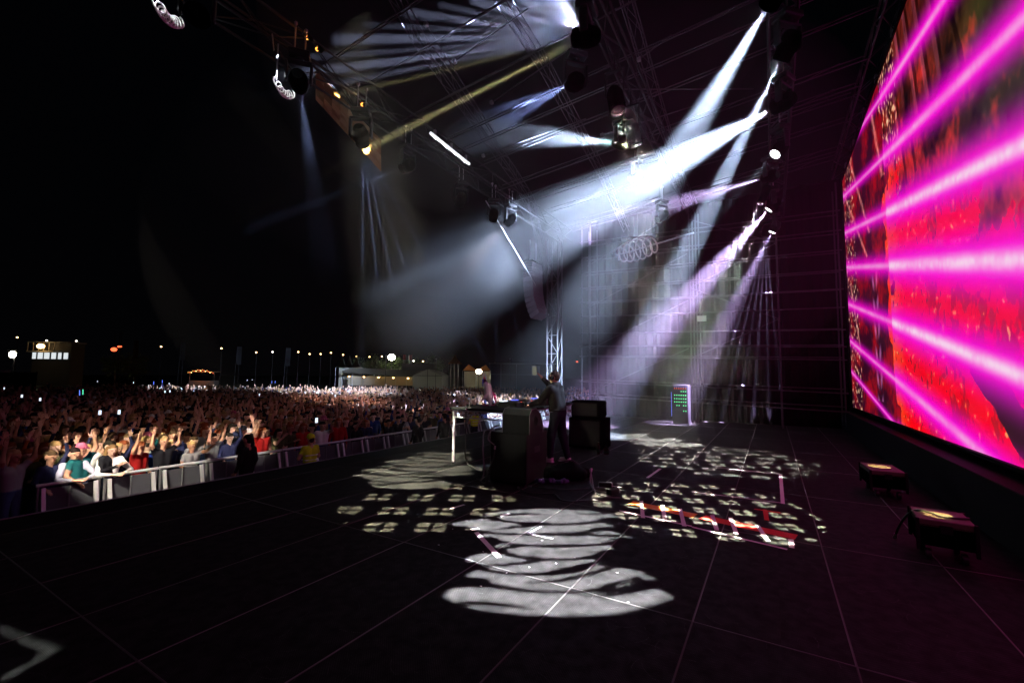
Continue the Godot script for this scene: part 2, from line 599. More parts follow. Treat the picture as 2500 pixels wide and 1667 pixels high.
# ---------------------------------------------------------------- screen
func screen():
	var s := thing("led_screen", "huge glowing video wall of magenta bars over red", "video screen", Vector3(2.4, 0.0, -11.0))
	var z0 := -19.3
	var z1 := -2.2
	var y0 := 0.8
	var y1 := 8.9
	var w := 1180
	var h := 560
	var data := PackedByteArray()
	data.resize(w * h * 3)
	var nz := FastNoiseLite.new()
	nz.seed = 21
	nz.frequency = 1.0
	nz.fractal_octaves = 4
	var nf := FastNoiseLite.new()
	nf.seed = 4
	nf.frequency = 1.0
	nf.fractal_octaves = 2
	for j in h:
		var y := y1 - (y1 - y0) * (j + 0.5) / h
		for i in w:
			var z := z0 + (z1 - z0) * (i + 0.5) / w
			var n1 := nz.get_noise_2d(z * 0.55, y * 0.55)
			var n2 := nf.get_noise_2d(z * 5.0, y * 3.4)
			var c := Color(0, 0, 0)
			var edge := 5.9 - 0.49 * (z + 11.8) + 1.1 * n1 + 0.3 * n2        # above: olive and dark; below: red
			if z < -13.1 + 0.18 * sin(y * 2.1) + 0.9 * n1:
				# dark violet part with slanting glints and a column of leaf shapes
				var k := 0.5 + 0.5 * n1
				c = Color(0.05, 0.003, 0.02).lerp(Color(0.42, 0.004, 0.012), clampf(1.6 * n1 + 0.8 * n2 + 0.25, 0.0, 1.0)) * (0.35 + 0.65 * k)
				for q in [[-17.55, 8.85, -15.0, 5.74], [-19.2, 8.4, -15.5, 5.2], [-18.6, 5.0, -17.2, 2.6], [-14.0, 8.6, -13.2, 6.6]]:
					var tt := clampf((q[1] - y) / (q[1] - q[3]), 0.0, 1.0)
					var dd: float = absf(z - lerpf(q[0], q[2], tt))
					if y < q[1] and y > q[3]:
						var g := clampf(1.0 - dd / 0.22, 0.0, 1.0)
						c += Color(0.75, 0.22, 0.2) * (g * g * (0.5 + 0.8 * n2 + 0.3))
				var lz: float = z + 14.65
				if absf(lz) < 0.5 and y < 4.9 and y > 1.2:
					var fy := fposmod(y * 1.55 - absf(lz) * 1.1, 1.0)
					var leaf := clampf(1.0 - absf(absf(lz) - 0.22) / 0.17, 0.0, 1.0) * clampf(1.0 - absf(fy - 0.5) * 2.6, 0.0, 1.0)
					c += Color(0.42, 0.12, 0.34) * leaf
				if n2 > 0.34 and z < -17.2:
					c += Color(0.9, 0.5, 0.3) * ((n2 - 0.34) * 4.0)
			elif y > edge:
				var k := clampf(0.5 + 0.9 * n1 + 0.25 * n2, 0.0, 1.0)
				c = Color(0.2, 0.02, 0.012).lerp(Color(0.05, 0.045, 0.012), clampf((z + 9.5) * 0.5, 0.0, 1.0)) * k
				c += Color(0.6, 0.008, 0.012) * clampf(0.62 - (y - edge) * 0.42 + n1 * 0.9 + n2 * 0.25, 0.0, 1.0)
				var st := fposmod(z * 1.6 + y * 0.35, 1.0)
				if y > 5.6 and st < 0.22 + 0.12 * n1 and z < -8.0:
					c *= 0.25
				elif y > 6.2 and st > 0.72 and z < -9.0:
					c += Color(0.14, 0.03, 0.06) * (0.4 + n1)
				if z < -11.6 and y > 4.5 and n2 > 0.18:
					c += Color(0.9, 0.45, 0.25) * (n2 - 0.18) * 3.0
			else:
				c = Color(1.0, 0.0, 0.003)
				var o := clampf(1.0 - (z + 12.9 - 0.5 * n2) / 0.95, 0.0, 1.0)
				c = c.lerp(Color(0.95, 0.14, 0.02), o * (0.35 + 0.5 * n1))
				var dark := clampf((nz.get_noise_2d(z * 1.3 + 40.0, y * 1.3) + 0.5 * n2 + 0.1 - 0.1 * absf(y - 2.6)) * 3.5, 0.0, 1.0) * clampf((z + 11.6) * 0.6, 0.0, 1.0)
				c = c.lerp(Color(0.2, 0.008, 0.003), dark * 0.62)
				if n2 > 0.5 and z < -9.5:
					c = c.lerp(Color(0.12, 0.01, 0.0), 0.8)
				if n2 < -0.62:
					c += Color(0.6, 0.35, 0.1)
				if z > -8.6 and absf(y - 1.7 + 0.55 * (z + 8.0) - 0.25 * n1) < 0.28 and z < -6.6:
					c = Color(0.02, 0.004, 0.004)
			# the slanting bars
			for b in 7:
				var yc: float = [8.42, 6.97, 5.64, 4.39, 3.07, 1.77, 0.69][b] - 0.212 * (z + 13.0)
				var wd: float = ([0.26, 0.31, 0.40, 0.46, 0.40, 0.30, 0.18][b]) * (0.62 if z < -13.0 else 1.0)
				var d := absf(y - yc) / wd
				if d < 2.6:
					var f := exp(-d * d * 1.45)
					var core := exp(-d * d * 20.0) * (0.5 + 0.5 * clampf(0.6 + 1.2 * n1 + 0.5 * n2, 0.0, 1.0))
					var side := 1.0 if z > -13.0 else 0.8
					c = c.lerp(Color(1.0, 0.0, 0.7), clampf(f * 1.15 * side, 0.0, 1.0))
					c += Color(0.0, 0.85, 0.26) * (core * (0.8 if b in [2, 3, 4] and z > -13.0 else 0.4) * side)
			var at := (j * w + i) * 3
			c = Color(clampf(c.r, 0, 1), clampf(c.g, 0, 1), clampf(c.b, 0, 1)).linear_to_srgb()
			data[at] = int(c.r * 255.0)
			data[at + 1] = int(c.g * 255.0)
			data[at + 2] = int(c.b * 255.0)
	var m := mat("screen_image", 0.01, 0.01, 0.01, 0.5)
	m.emission_enabled = true
	m.emission = Color.WHITE
	m.emission_operator = BaseMaterial3D.EMISSION_OP_MULTIPLY
	m.emission_texture = ImageTexture.create_from_image(Image.create_from_data(w, h, false, Image.FORMAT_RGB8, data))
	m.emission_energy_multiplier = 1.02
	var mb := MB.new()
	mb.mapped = true
	mb.v = PackedVector3Array([Vector3(0, y1, z0 + 11), Vector3(0, y1, z1 + 11), Vector3(0, y0, z1 + 11), Vector3(0, y0, z0 + 11)])
	mb.n = PackedVector3Array([Vector3.LEFT, Vector3.LEFT, Vector3.LEFT, Vector3.LEFT])
	mb.t = PackedVector2Array([Vector2(0, 0), Vector2(1, 0), Vector2(1, 1), Vector2(0, 1)])
	mb.ix = PackedInt32Array([0, 1, 2, 0, 2, 3])
	part(s, "display", mb.mesh(), m)
	plate(s, "cabinet_back", Vector3(0.1, (y0 + y1) / 2, (z0 + z1) / 2 + 11), Vector3(0.18, y1 - y0 + 0.02, z1 - z0 + 0.02), M.black_paint, 0.0)
	for q in [[y0 - 0.03, 0.05], [y1 + 0.03, 0.05]]:
		plate(s, "frame_rail", Vector3(0.06, q[0], (z0 + z1) / 2 + 11), Vector3(0.2, q[1], z1 - z0 + 0.1), M.black_paint, 0.004)
	plate(s, "frame_post", Vector3(0.06, (y0 + y1) / 2, z0 - 0.04 + 11), Vector3(0.2, y1 - y0 + 0.1, 0.06), M.black_paint, 0.004)
	for k in 10:
		plate(s, "hanging_bracket", Vector3(0.0, y1 + 0.17, z0 + 0.9 + 1.7 * k + 11), Vector3(0.05, 0.24, 0.1), M.aluminium, 0.004)

# ---------------------------------------------------------------- moving-head lamps
func lamp_meshes():
	var mb := MB.new()
	mb.box(Vector3(0, 0.46, 0), Vector3(0.36, 0.11, 0.3), 0.02)
	mb.box(Vector3(0, 0.53, 0), Vector3(0.12, 0.05, 0.08), 0.01)
	cache["lamp_base"] = mb.mesh()
	mb = MB.new()
	mb.tube(Vector3(0, 0.42, 0), Vector3(0, 0.36, 0), 0.08, 0.08, 14)
	mb.box(Vector3(0, 0.34, 0), Vector3(0.44, 0.05, 0.12), 0.015)
	for s in [-1, 1]:
		mb.box(Vector3(s * 0.205, 0.14, 0), Vector3(0.045, 0.38, 0.13), 0.018)
	cache["lamp_yoke"] = mb.mesh()
	mb = MB.new()
	var b := Basis(Vector3.RIGHT, -PI / 2)  # profile height runs along -z
	mb.lathe(Vector3.ZERO, b, [[0.0, -0.2], [0.09, -0.2], [0.13, -0.15], [0.155, -0.05], [0.155, 0.05], [0.14, 0.09], [0.14, 0.2], [0.125, 0.22], [0.115, 0.2]], 20)
	for k in 5:
		mb.lathe(Vector3.ZERO, b, [[0.156, -0.05 + k * 0.022], [0.164, -0.047 + k * 0.022], [0.164, -0.039 + k * 0.022], [0.156, -0.036 + k * 0.022]], 20)
	cache["lamp_head"] = mb.mesh()
	mb = MB.new()
	mb.lathe(Vector3.ZERO, b, [[0.113, 0.2], [0.08, 0.212], [0.0, 0.218]], 20)
	cache["lamp_lens"] = mb.mesh()
	mb = MB.new()
	for s in [-1, 1]:
		mb.tube(Vector3(s * 0.1, 0.54, 0), Vector3(s * 0.1, 1.0, 0), 0.012, 0.012, 6)
		mb.box(Vector3(s * 0.1, 1.01, 0), Vector3(0.05, 0.06, 0.06), 0.01)
	cache["lamp_clamp"] = mb.mesh()
func moving_head(p: Vector3, aim: Vector3, label: String, lens := "lamp_lens") -> Node3D:
	if not cache.has("lamp_base"):
		lamp_meshes()
	var o := thing("moving_head_lamp", label, "stage lamp", p, "moving-head lamps hanging from the trusses")
	var d := (aim - p).normalized()
	var yaw := atan2(-d.x, -d.z)
	part(o, "base", cache.lamp_base, M.black_plastic, Transform3D(Basis(Vector3.UP, yaw), Vector3.ZERO))
	part(o, "yoke", cache.lamp_yoke, M.black_plastic, Transform3D(Basis(Vector3.UP, yaw), Vector3.ZERO))
	part(o, "clamp", cache.lamp_clamp, M.bare_steel, Transform3D(Basis(Vector3.UP, PI / 2), Vector3.ZERO))
	var bs := Basis.looking_at(d, Vector3.UP if absf(d.y) < 0.98 else Vector3.RIGHT)
	var h := part(o, "head", cache.lamp_head, M.black_plastic, Transform3D(bs, Vector3.ZERO))
	part(h, "lens", cache.lamp_lens, M[lens])
	return o
func beam(src: Array, dst: Vector3, half: float, e: float, label: String, c := Color(0.84, 0.9, 1.0), soft := 0.55):
	# src: photograph pixel and height of the lamp
	var p := at_y(src[0], src[1], src[2])
	var o := moving_head(p, dst, label)
	var d := (dst - p).normalized()
	spot(o, p + d * 0.235, p + d * 5.0, half, e, c, soft)
func fingers(src: Array, dsts: Array, half: float, e: float, label: String, c := Color(0.84, 0.88, 1.0)):
	var p := at_y(src[0], src[1], src[2])
	var mid := Vector3.ZERO
	for q in dsts:
		mid += (q - p).normalized()
	var o := moving_head(p, p + mid, label)
	for q in dsts:
		var d: Vector3 = (q - p).normalized()
		spot(o, p + mid.normalized() * 0.235, p + d * 6.0, half, e, c, 0.5, 0.02)
func fan_px(list: Array, y: float) -> Array:
	return list.map(func(q): return at_y(q[0], q[1], y))
func lamps():
	var cool := Color(0.78, 0.86, 1.0)
	var violet := Color(0.85, 0.74, 1.0)
	# rear truss, from the near end to the far end
	beam([1900, -25, 7.0], at_z(1400, 800, -14.0), 8.5, 4200, "rear-truss lamp near the roof edge throwing a pale beam steeply down", cool, 0.95)
	beam([1925, 110, 7.0], at_y(1462, 1062), 5.0, 6500, "rear-truss lamp with a green-tinged rim throwing a narrow beam down", cool)
	beam([1915, 250, 7.0], at_x(985, 755, -19.0), 11.5, 12500, "rear-truss lamp throwing the widest and brightest white beam", cool, 0.95)
	beam([1883, 430, 7.0], at_x(1370, 575, -9.0), 5.5, 5200, "rear-truss lamp throwing a lilac beam almost level across the stage", violet, 0.6)
	beam([1890, 498, 7.0], at_y(1400, 1037), 9.0, 9500, "rear-truss lamp throwing a strong beam down on the far stage", violet, 0.9)
	fingers([1872, 562, 7.0], fan_px([[1690, 1030], [1725, 1030], [1762, 1031], [1800, 1031], [1838, 1032], [1878, 1033], [1915, 1034]], 0.0), 0.8, 15000, "rear-truss lamp dropping a comb of lilac rays by the far wing", violet)
	beam([1893, 553, 7.0], at_y(1640, 1033), 6.5, 8000, "farthest rear-truss lamp throwing a soft lilac beam", violet, 0.9)
	# middle truss
	var p := at_y(1433, 90, 7.0)
	var burst := moving_head(p, p + Vector3(-5, 1.2, 0.6), "middle-truss lamp bursting into a wide fan of white beams")
	var rays := [[1428, -120, 0.7, 2600], [1419, -120, 0.6, 1600], [1408, -120, 0.9, 2600], [1392, -110, 0.6, 1600], [1372, -100, 1.0, 3000], [1345, -85, 0.8, 2400], [1318, -70, 1.5, 9000], [1285, -60, 1.6, 8000], [1245, -55, 1.0, 3000], [1205, -45, 1.5, 4200], [1160, -30, 0.9, 2400], [1115, -15, 1.4, 3600], [1065, 10, 0.9, 2200], [1020, 35, 1.3, 3600], [975, 65, 0.8, 2400], [945, 95, 1.3, 3800], [915, 128, 0.8, 2600], [900, 158, 1.2, 4200], [890, 190, 0.8, 3000]]
	for q in rays:
		var d := (at_x(q[0], q[1], -7.0) - p).normalized()
		spot(burst, p + d * 0.25, p + d * 8.0, q[2], q[3] * 1.6, Color(0.78, 0.82, 1.0), 0.7)
	for q in [[895, 216, 0.6, 2600], [960, 330, 1.15, 4200]]:
		var d := (at_x(q[0], q[1], -7.0) - p).normalized()
		spot(burst, p + d * 0.25, p + d * 8.0, q[2], q[3] * 1.6, Color(1.0, 0.95, 0.66), 0.7)
	beam([1520, 349, 7.0], at_x(1170, 322, -9.0), 6.2, 3600, "middle-truss lamp throwing a level beam towards the crowd", cool, 0.7)
	beam([1405, 200, 7.0], at_x(1230, 285, -6.5), 4.5, 900, "middle-truss lamp throwing a faint blue beam towards the eaves", Color(0.62, 0.7, 1.0), 0.6)
	beam([1553, 430, 7.9], at_x(1130, 622, -11.0), 2.6, 11000, "middle-truss lamp throwing a short bright beam inside the haze", cool, 0.6)
	beam([1617, 527, 7.0], at_x(1380, 735, -8.0), 2.4, 2600, "far middle-truss lamp throwing a faint blue beam", cool, 0.7)
	# front truss
	var blue := Color(0.66, 0.75, 1.0)
	fingers([880, 330, 6.5], [at_x(882, 520, -8.4), at_x(902, 520, -8.2), at_x(922, 520, -8.0), at_x(945, 520, -7.9), at_x(985, 520, -7.6)], 0.75, 3200, "front-truss lamp dropping five blue-white rays before the black sky", blue)
	beam([995, 405, 7.0], at_x(860, 458, -10.0), 2.0, 900, "front-truss lamp throwing a faint blue beam over the crowd", blue, 0.6)
	fingers([1125, 487, 7.0], [at_x(1058, 620, -9.6), at_x(1075, 622, -9.4), at_x(1094, 624, -9.2)], 0.6, 1800, "front-truss lamp dropping three faint rays over the crowd", blue)
	fingers([1205, 524, 7.0], [at_x(1170, 600, -8.6), at_x(1190, 610, -8.4), at_x(1207, 612, -8.2), at_x(1222, 606, -8.0)], 0.9, 1800, "far front-truss lamp with a short spray of rays", blue)
	beam([480, 36, 7.0], at_x(540, 110, -8.5), 5.0, 500, "front-truss lamp beside a zigzag cable loop at the roof edge", blue, 0.6)
	beam([728, 196, 7.0], at_x(748, 330, -8.6), 4.0, 320, "front-truss lamp under a coiled white cable", blue, 0.7)
	# lamps towards the crowd and the booth
	crowd_lamp(Vector3(-7.45, 7.0, 0.9), Vector3(-13.0, -0.4, -4.6), 7.5, 360, "front-truss lamp lighting the people at the barrier", Color(1.0, 0.95, 0.86))
	crowd_lamp(Vector3(-7.45, 7.0, -0.6), Vector3(-13.0, -0.2, -6.9), 4.6, 260, "front-truss lamp lighting the second stretch of barrier", Color(1.0, 0.95, 0.86))
	crowd_lamp(Vector3(-7.45, 7.0, -0.2), Vector3(-19.0, 0.0, -8.0), 17.0, 11, "added fill lamp washing dim warm light over the crowd", Color(1.0, 0.8, 0.64))  # fill light added over the crowd in place of general stage spill
	crowd_lamp(Vector3(-7.45, 7.0, -12.4), Vector3(-22.0, 0.0, -17.5), 9.0, 230, "front-truss lamp lighting the middle of the crowd", Color(1.0, 0.84, 0.82))
	crowd_lamp(Vector3(-7.3, 7.5, -1.1), Vector3(-4.5, 1.45, -8.35), 5.0, 85, "front-truss lamp lighting the disc jockey", Color(1.0, 0.93, 0.78))
	crowd_lamp(Vector3(0.32, 7.0, -11.4), Vector3(-3.9, 1.5, -8.45), 3.0, 260, "rear-truss lamp lighting the back of the disc jockey", cool)
	# cable loops that catch the light
	coil(at_y(1512, 622, 7.0), at_y(1600, 596, 7.0), 0.40, 6, "white cable coiled round a truss tube in the haze")
	arc_coil(at_y(384, 6, 6.9), at_y(436, 52, 6.9), 0.07, 8, "white cable coiled in a loop at the roof edge")
	arc_coil(at_y(674, 196, 6.9), at_y(712, 228, 6.9), 0.06, 7, "white cable coiled in a loop on the front truss")
	var bar := thing("glowing_strip", "white strip along the front truss given an added glow", "strip lamp", Vector3(-6.3, 7.05, -7.03))
	var bd := Vector3(-0.1, 0, -1.57)
	rod(bar, "tube", Vector3.ZERO, bd, 0.035, M.strip_glow)  # shine of a reflective white strip, put in as glow
	for k in 3:
		plate(bar, "bracket", bd * (0.1 + 0.4 * k) + Vector3(0, 0.09, 0), Vector3(0.05, 0.13, 0.05), M.bare_steel, 0.005)
	for k in 4:
		omni(bar, bd * (0.12 + 0.25 * k) + Vector3(0.0, -0.06, 0.0), Color(0.92, 0.95, 1), 0.25, 0.03)  # added lights that carry the glow of the strip
func crowd_lamp(p: Vector3, to: Vector3, half: float, e: float, label: String, c: Color):
	var o := moving_head(p, to, label)
	var d := (to - p).normalized()
	spot(o, p + d * 0.235, to, half, e, c, 0.35)
func coil(a: Vector3, b: Vector3, r: float, turns: int, label: String):
	var o := thing("coiled_cable", label, "cable", a)
	var d := b - a
	var u := d.cross(Vector3.UP).normalized()
	var w := u.cross(d).normalized()
	var ps := []
	var n := turns * 18
	for i in n + 1:
		var t := float(i) / n
		var an := TAU * turns * t
		var rr := r * (0.72 + 0.4 * sin(PI * t))
		ps.append(d * t + (u * cos(an) + w * sin(an)) * rr)
	var mb := MB.new()
	mb.sweep(ps, [0.03], 6, true)
	part(o, "loop", mb.mesh(), M.white_vinyl)
	rod(o, "tube", -d * 0.1, d * 1.9, 0.03, M.aluminium)
	plate(o, "clamp", Vector3.ZERO, Vector3(0.08, 0.5, 0.08), M.aluminium, 0.01)
func arc_coil(a: Vector3, b: Vector3, r: float, turns: int, label: String):
	var o := thing("coiled_cable", label, "cable", a)
	var d := b - a
	var sag := Vector3(0, -d.length() * 0.32, 0)
	var ps := []
	var n := turns * 14
	for i in n + 1:
		var t := float(i) / n
		var an := TAU * turns * t
		ps.append(d * t + sag * (4.0 * t * (1.0 - t)) + (Vector3(0.2, 1, 0).normalized() * cos(an) + Vector3(0, 0.2, 1).normalized() * sin(an)) * r)
	var mb := MB.new()
	mb.sweep(ps, [0.012], 6, true)
	part(o, "loop", mb.mesh(), M.white_vinyl)
	rod(o, "hanger", Vector3.ZERO, Vector3(0, 0.7, 0), 0.012, M.bare_steel)
	# a made-up lamp, added to brighten the loop
	var q := d * 0.5 + Vector3(0.25, 0.3, 0.35)
	var l := thing("small_lamp", "small added lamp brightening a coiled cable", "lamp", a + q, "added lamps for the coiled cables")
	mb = MB.new()
	mb.box(Vector3.ZERO, Vector3(0.1, 0.07, 0.05), 0.008)
	part(l, "housing", mb.mesh(), M.black_plastic)
	rod(l, "clamp", Vector3.ZERO, Vector3(-0.1, 0.4, 0), 0.01, M.bare_steel)
	part(l, "lens", cache.lamp_lens, M.lamp_lens_soft, Transform3D(Basis().scaled(Vector3(0.3, 0.3, 0.3)), Vector3(-0.01, -0.0, -0.0)))
	spot(l, a + q + (a + d * 0.5 - (a + q)).normalized() * 0.14, a + d * 0.5 + sag, 32.0, 0.9, Color(0.95, 0.97, 1))

# ---------------------------------------------------------------- profile lamps: a bright point, a long barrel and a cut metal plate that shapes the light
func gobo_mesh(n: int, half: float, open: Callable) -> ArrayMesh:
	var mb := MB.new()
	var shut := open
	open = func(u: float, v: float) -> bool: return absf(u) * 1.5 < 1.0 and absf(v) * 1.5 < 1.0 and shut.call(u * 1.5, v * 1.5)
	half *= 1.5
	var w := 2.0 * half / n
	for j in n:
		var i := 0
		var y := -half + w * j
		while i < n:
			if open.call((i + 0.5) / n * 2.0 - 1.0, (j + 0.5) / n * 2.0 - 1.0):
				i += 1
				continue
			var k := i
			while k < n and not open.call((k + 0.5) / n * 2.0 - 1.0, (j + 0.5) / n * 2.0 - 1.0):
				k += 1
			mb.quad(Vector3(-half + w * i, y, 0), Vector3(-half + w * k, y, 0), Vector3(-half + w * k, y + w, 0), Vector3(-half + w * i, y + w, 0), Vector3(0, 0, 1))
			i = k
	return mb.mesh()
func profile(p: Vector3, to: Vector3, roll: float, label: String, plate_mesh: ArrayMesh, half: float, e: float, size: float, c: Color):
	# the plate stands 0.36 m before the light; half is the half width of its picture area
	var o := thing("profile_lamp", label, "stage lamp", p, "profile lamps with pattern plates")
	var d := (to - p).normalized()
	var bs := Basis.looking_at(d, Vector3(0, 0, -1) if absf(d.y) > 0.7 else Vector3.UP) * Basis(Vector3.BACK, roll)
	var r := half * 1.42 + 0.004
	if not cache.has("barrel%s" % half):
		var mb := MB.new()
		mb.lathe(Vector3.ZERO, Basis(Vector3.RIGHT, -PI / 2), [[0.0, -0.1], [0.1, -0.1], [r + 0.02, 0.02], [r + 0.02, 0.42], [r, 0.42], [r, 0.02], [0.02, 0.0], [0.0, -0.02]], 24)
		cache["barrel%s" % half] = mb.mesh()
		mb = MB.new()
		mb.lathe(Vector3.ZERO, Basis(Vector3.RIGHT, -PI / 2), [[0.0, -0.015], [0.012, -0.015], [0.012, -0.012], [0.0, -0.012]], 12)
		cache["chip"] = mb.mesh()
		mb = MB.new()
		var hole := half * 0.05 / 0.36 * 1.12 + 0.002
		mb.lathe(Vector3.ZERO, Basis(Vector3.RIGHT, -PI / 2), [[r, 0.049], [hole, 0.049], [hole, 0.051], [r, 0.051]], 24)
		cache["baffle%s" % half] = mb.mesh()
	part(o, "barrel", cache["barrel%s" % half], M.lamp_inside, Transform3D(bs, Vector3.ZERO))
	part(o, "baffle", cache["baffle%s" % half], M.lamp_inside, Transform3D(bs, Vector3.ZERO))
	part(o, "pattern_plate", plate_mesh, M.lamp_inside, Transform3D(bs, d * 0.36))
	part(o, "led_chip", cache.chip, M.led_chip, Transform3D(bs, Vector3.ZERO))
	var mb2 := MB.new()
	for s in [-1, 1]:
		mb2.box(Vector3(s * (r + 0.04), 0.2, 0), Vector3(0.02, 0.46, 0.06), 0.004)
	mb2.box(Vector3(0, 0.43, 0), Vector3(2 * r + 0.12, 0.03, 0.06), 0.004)
	mb2.tube(Vector3(0, 0.43, 0), Vector3(0, 0.75, 0), 0.02)
	part(o, "bracket", mb2.mesh(), M.dark_metal)
	var l := AreaLight3D.new()
	l.name = "chip_light"
	o.add_child(l)
	l.transform = Transform3D(bs, d * 0.004)
	l.area_size = Vector2(size, size)
	l.light_energy = e
	l.light_color = c
	l.area_range = 60.0
	l.shadow_enabled = true
func window_gobo(half: float, cells: float, pane: float, gap: float, radius: float, seed_: int) -> ArrayMesh:
	# groups of four panes on a slightly uneven grid inside a round field
	return gobo_mesh(300, half, func(u: float, v: float) -> bool:
		if u * u + v * v > radius * radius:
			return false
		var row := floorf((v + 1.0) * cells * 0.5)
		var uu := (u + 1.0) * cells * 0.5 + 0.37 * row + 0.2 * sin(row * 2.3 + seed_)
		var vv := (v + 1.0) * cells * 0.5
		var a := fposmod(uu, 1.0) - 0.5
		var b := fposmod(vv, 1.0) - 0.5
		if absf(a) > pane or absf(b) > pane * 0.9:
			return false
		return absf(a) > gap and absf(b) > gap)
func ripple_gobo(half: float, seed_: float) -> ArrayMesh:
	# a stack of overlapping ovals, each with a dark rim on one side, and fine wavy streaks
	return gobo_mesh(300, half, func(u: float, v: float) -> bool:
		for j in 7:
			var k := 6 - j
			var cy := -0.76 + 0.255 * k
			var cx := 0.13 * sin(k * 2.1 + seed_)
			var rx := 0.6 + 0.14 * sin(k * 1.3 + seed_ * 2.0 + 0.6)
			var ex := (u - cx) / rx
			var ey := (v - cy - 0.04 * u) / 0.23
			var d := ex * ex + ey * ey
			if d < 1.0:
				if d > 0.6 and ey < 0.0 and k > 0:
					return false
				var s := sin((v - 0.2 * u + 0.07 * sin(u * 4.1 + seed_ + k)) * 26.0 + 2.0 * sin(u * 2.3 + k * 1.7 + seed_))
				return s < 0.80 + 0.25 * sin(u * 5.0 + k * 2.0 + seed_ * 3.0)
		return false)
func profile_lamps():
	var win := window_gobo(0.09, 8.0, 0.29, 0.05, 0.78, 1)
	var win2 := window_gobo(0.09, 7.6, 0.29, 0.05, 0.98, 4)
	var win3 := window_gobo(0.051, 4.0, 0.29, 0.05, 0.98, 2)
	var rip := ripple_gobo(0.058, 0.4)
	var rip2 := ripple_gobo(0.058, 2.1)
	var warm := Color(1.0, 0.94, 0.84)
	profile(Vector3(-2.36, 7.0, -7.62), Vector3(-1.0, 0, -6.7), 0.38, "pattern lamp on the middle truss casting windows on the taped floor", win, 0.09, 1400, 0.0017, warm)
	profile(Vector3(-2.39, 7.0, -8.82), Vector3(-1.1, 0, -10.6), 0.3, "pattern lamp on the middle truss casting windows on the far floor", win2, 0.09, 1350, 0.0017, Color(1.0, 0.95, 0.9))
	profile(Vector3(-3.0, 8.2, -3.0), Vector3(-4.1, 0, -4.75), 0.55, "pattern lamp near the roof casting a few windows near the stage edge", win3, 0.051, 900, 0.0017, Color(1.0, 0.95, 0.8))
	profile(Vector3(-1.6, 7.6, -2.5), Vector3(-2.05, 0, -4.2), 0.5, "pattern lamp near the roof casting the large rippled oval", rip, 0.058, 1700, 0.0034, Color(0.98, 0.97, 1.0))
	profile(Vector3(-4.3, 8.2, -2.7), Vector3(-5.75, 0, -6.45), 0.42, "pattern lamp near the roof casting the oval beside the booth leg", rip2, 0.058, 950, 0.0034, Color(1.0, 0.97, 0.86))
	profile(Vector3(0.02, 7.0, -13.81), Vector3(-2.9, 0, -12.7), 0.97, "pattern lamp on the rear truss casting the bright far oval", rip2, 0.058, 1900, 0.0034, Color(1.0, 0.98, 0.95))
	var bend := gobo_mesh(160, 0.02, func(u: float, v: float) -> bool:
		var mid := -0.25 + 0.55 * u if u < 0.35 else -0.06 - 0.9 * (u - 0.35)
		return absf(v - mid) < 0.02 + 0.035 * (u + 1.0) and u > -0.95 and u < 0.75)
	profile(Vector3(-4.4, 8.6, -0.4), at_y(150, 1556), -0.35, "pattern lamp near the roof casting a thin bent streak", bend, 0.02, 200, 0.003, Color(0.98, 1.0, 0.98))
	crowd_lamp(Vector3(-2.5, 8.6, -3.0), Vector3(-3.65, 0.95, -6.5), 3.2, 150, "added lamp near the roof brightening the wedge monitor", Color(1.0, 0.96, 0.88))  # added out of view to put highlights on the speakers
	# a lamp with two narrow rays for the cases below the screen
	var lid := moving_head(Vector3(0.7, 9.0, -2.6), Vector3(1.7, 0.5, -7.5), "lamp near the roof picking out two case lids")
	for q in [Vector3(1.42, 0.4, -9.05), Vector3(1.42, 0.4, -6.2)]:
		var d: Vector3 = (q - Vector3(0.7, 9.0, -2.6)).normalized()
		spot(lid, Vector3(0.7, 9.0, -2.6) + d * 0.25, q, 0.8, 1100, Color(1.0, 0.86, 0.6), 0.2, 0.012)

# ---------------------------------------------------------------- stage haze
func haze():
	# thin shells one inside the other, so that the haze thins out gradually
	var bank := [
		["wide thin bank of haze over the whole stage", Vector3(-7.4, 4.8, -14.4), Vector3(22, 13.5, 23), 0.0013],
		["inner bank of haze over the rear stage", Vector3(-4.2, 5.3, -13.0), Vector3(13, 11.5, 17), 0.0015],
		["dense core of haze below the rear truss", Vector3(-2.0, 5.7, -11.7), Vector3(8.2, 8.4, 12), 0.0040],
		["roof haze round the burst of beams", Vector3(-4.6, 8.3, -7.0), Vector3(10.5, 6, 7.6), 0.007],
		["thin haze hanging under the front truss", Vector3(-8.8, 5.8, -9.2), Vector3(2.6, 3.4, 11.5), 0.005]]
	for q in bank:
		var f := FogVolume.new()
		f.name = numbered("haze_bank")
		f.shape = RenderingServer.FOG_VOLUME_SHAPE_ELLIPSOID
		f.size = q[2]
		f.position = q[1]
		var m := FogMaterial.new()
		m.albedo = Color(0.96, 0.96, 0.97)
		m.density = q[3]
		f.material = m
		add_child(f)
		f.set_meta("label", q[0])
		f.set_meta("category", "haze")
		f.set_meta("kind", "stuff")

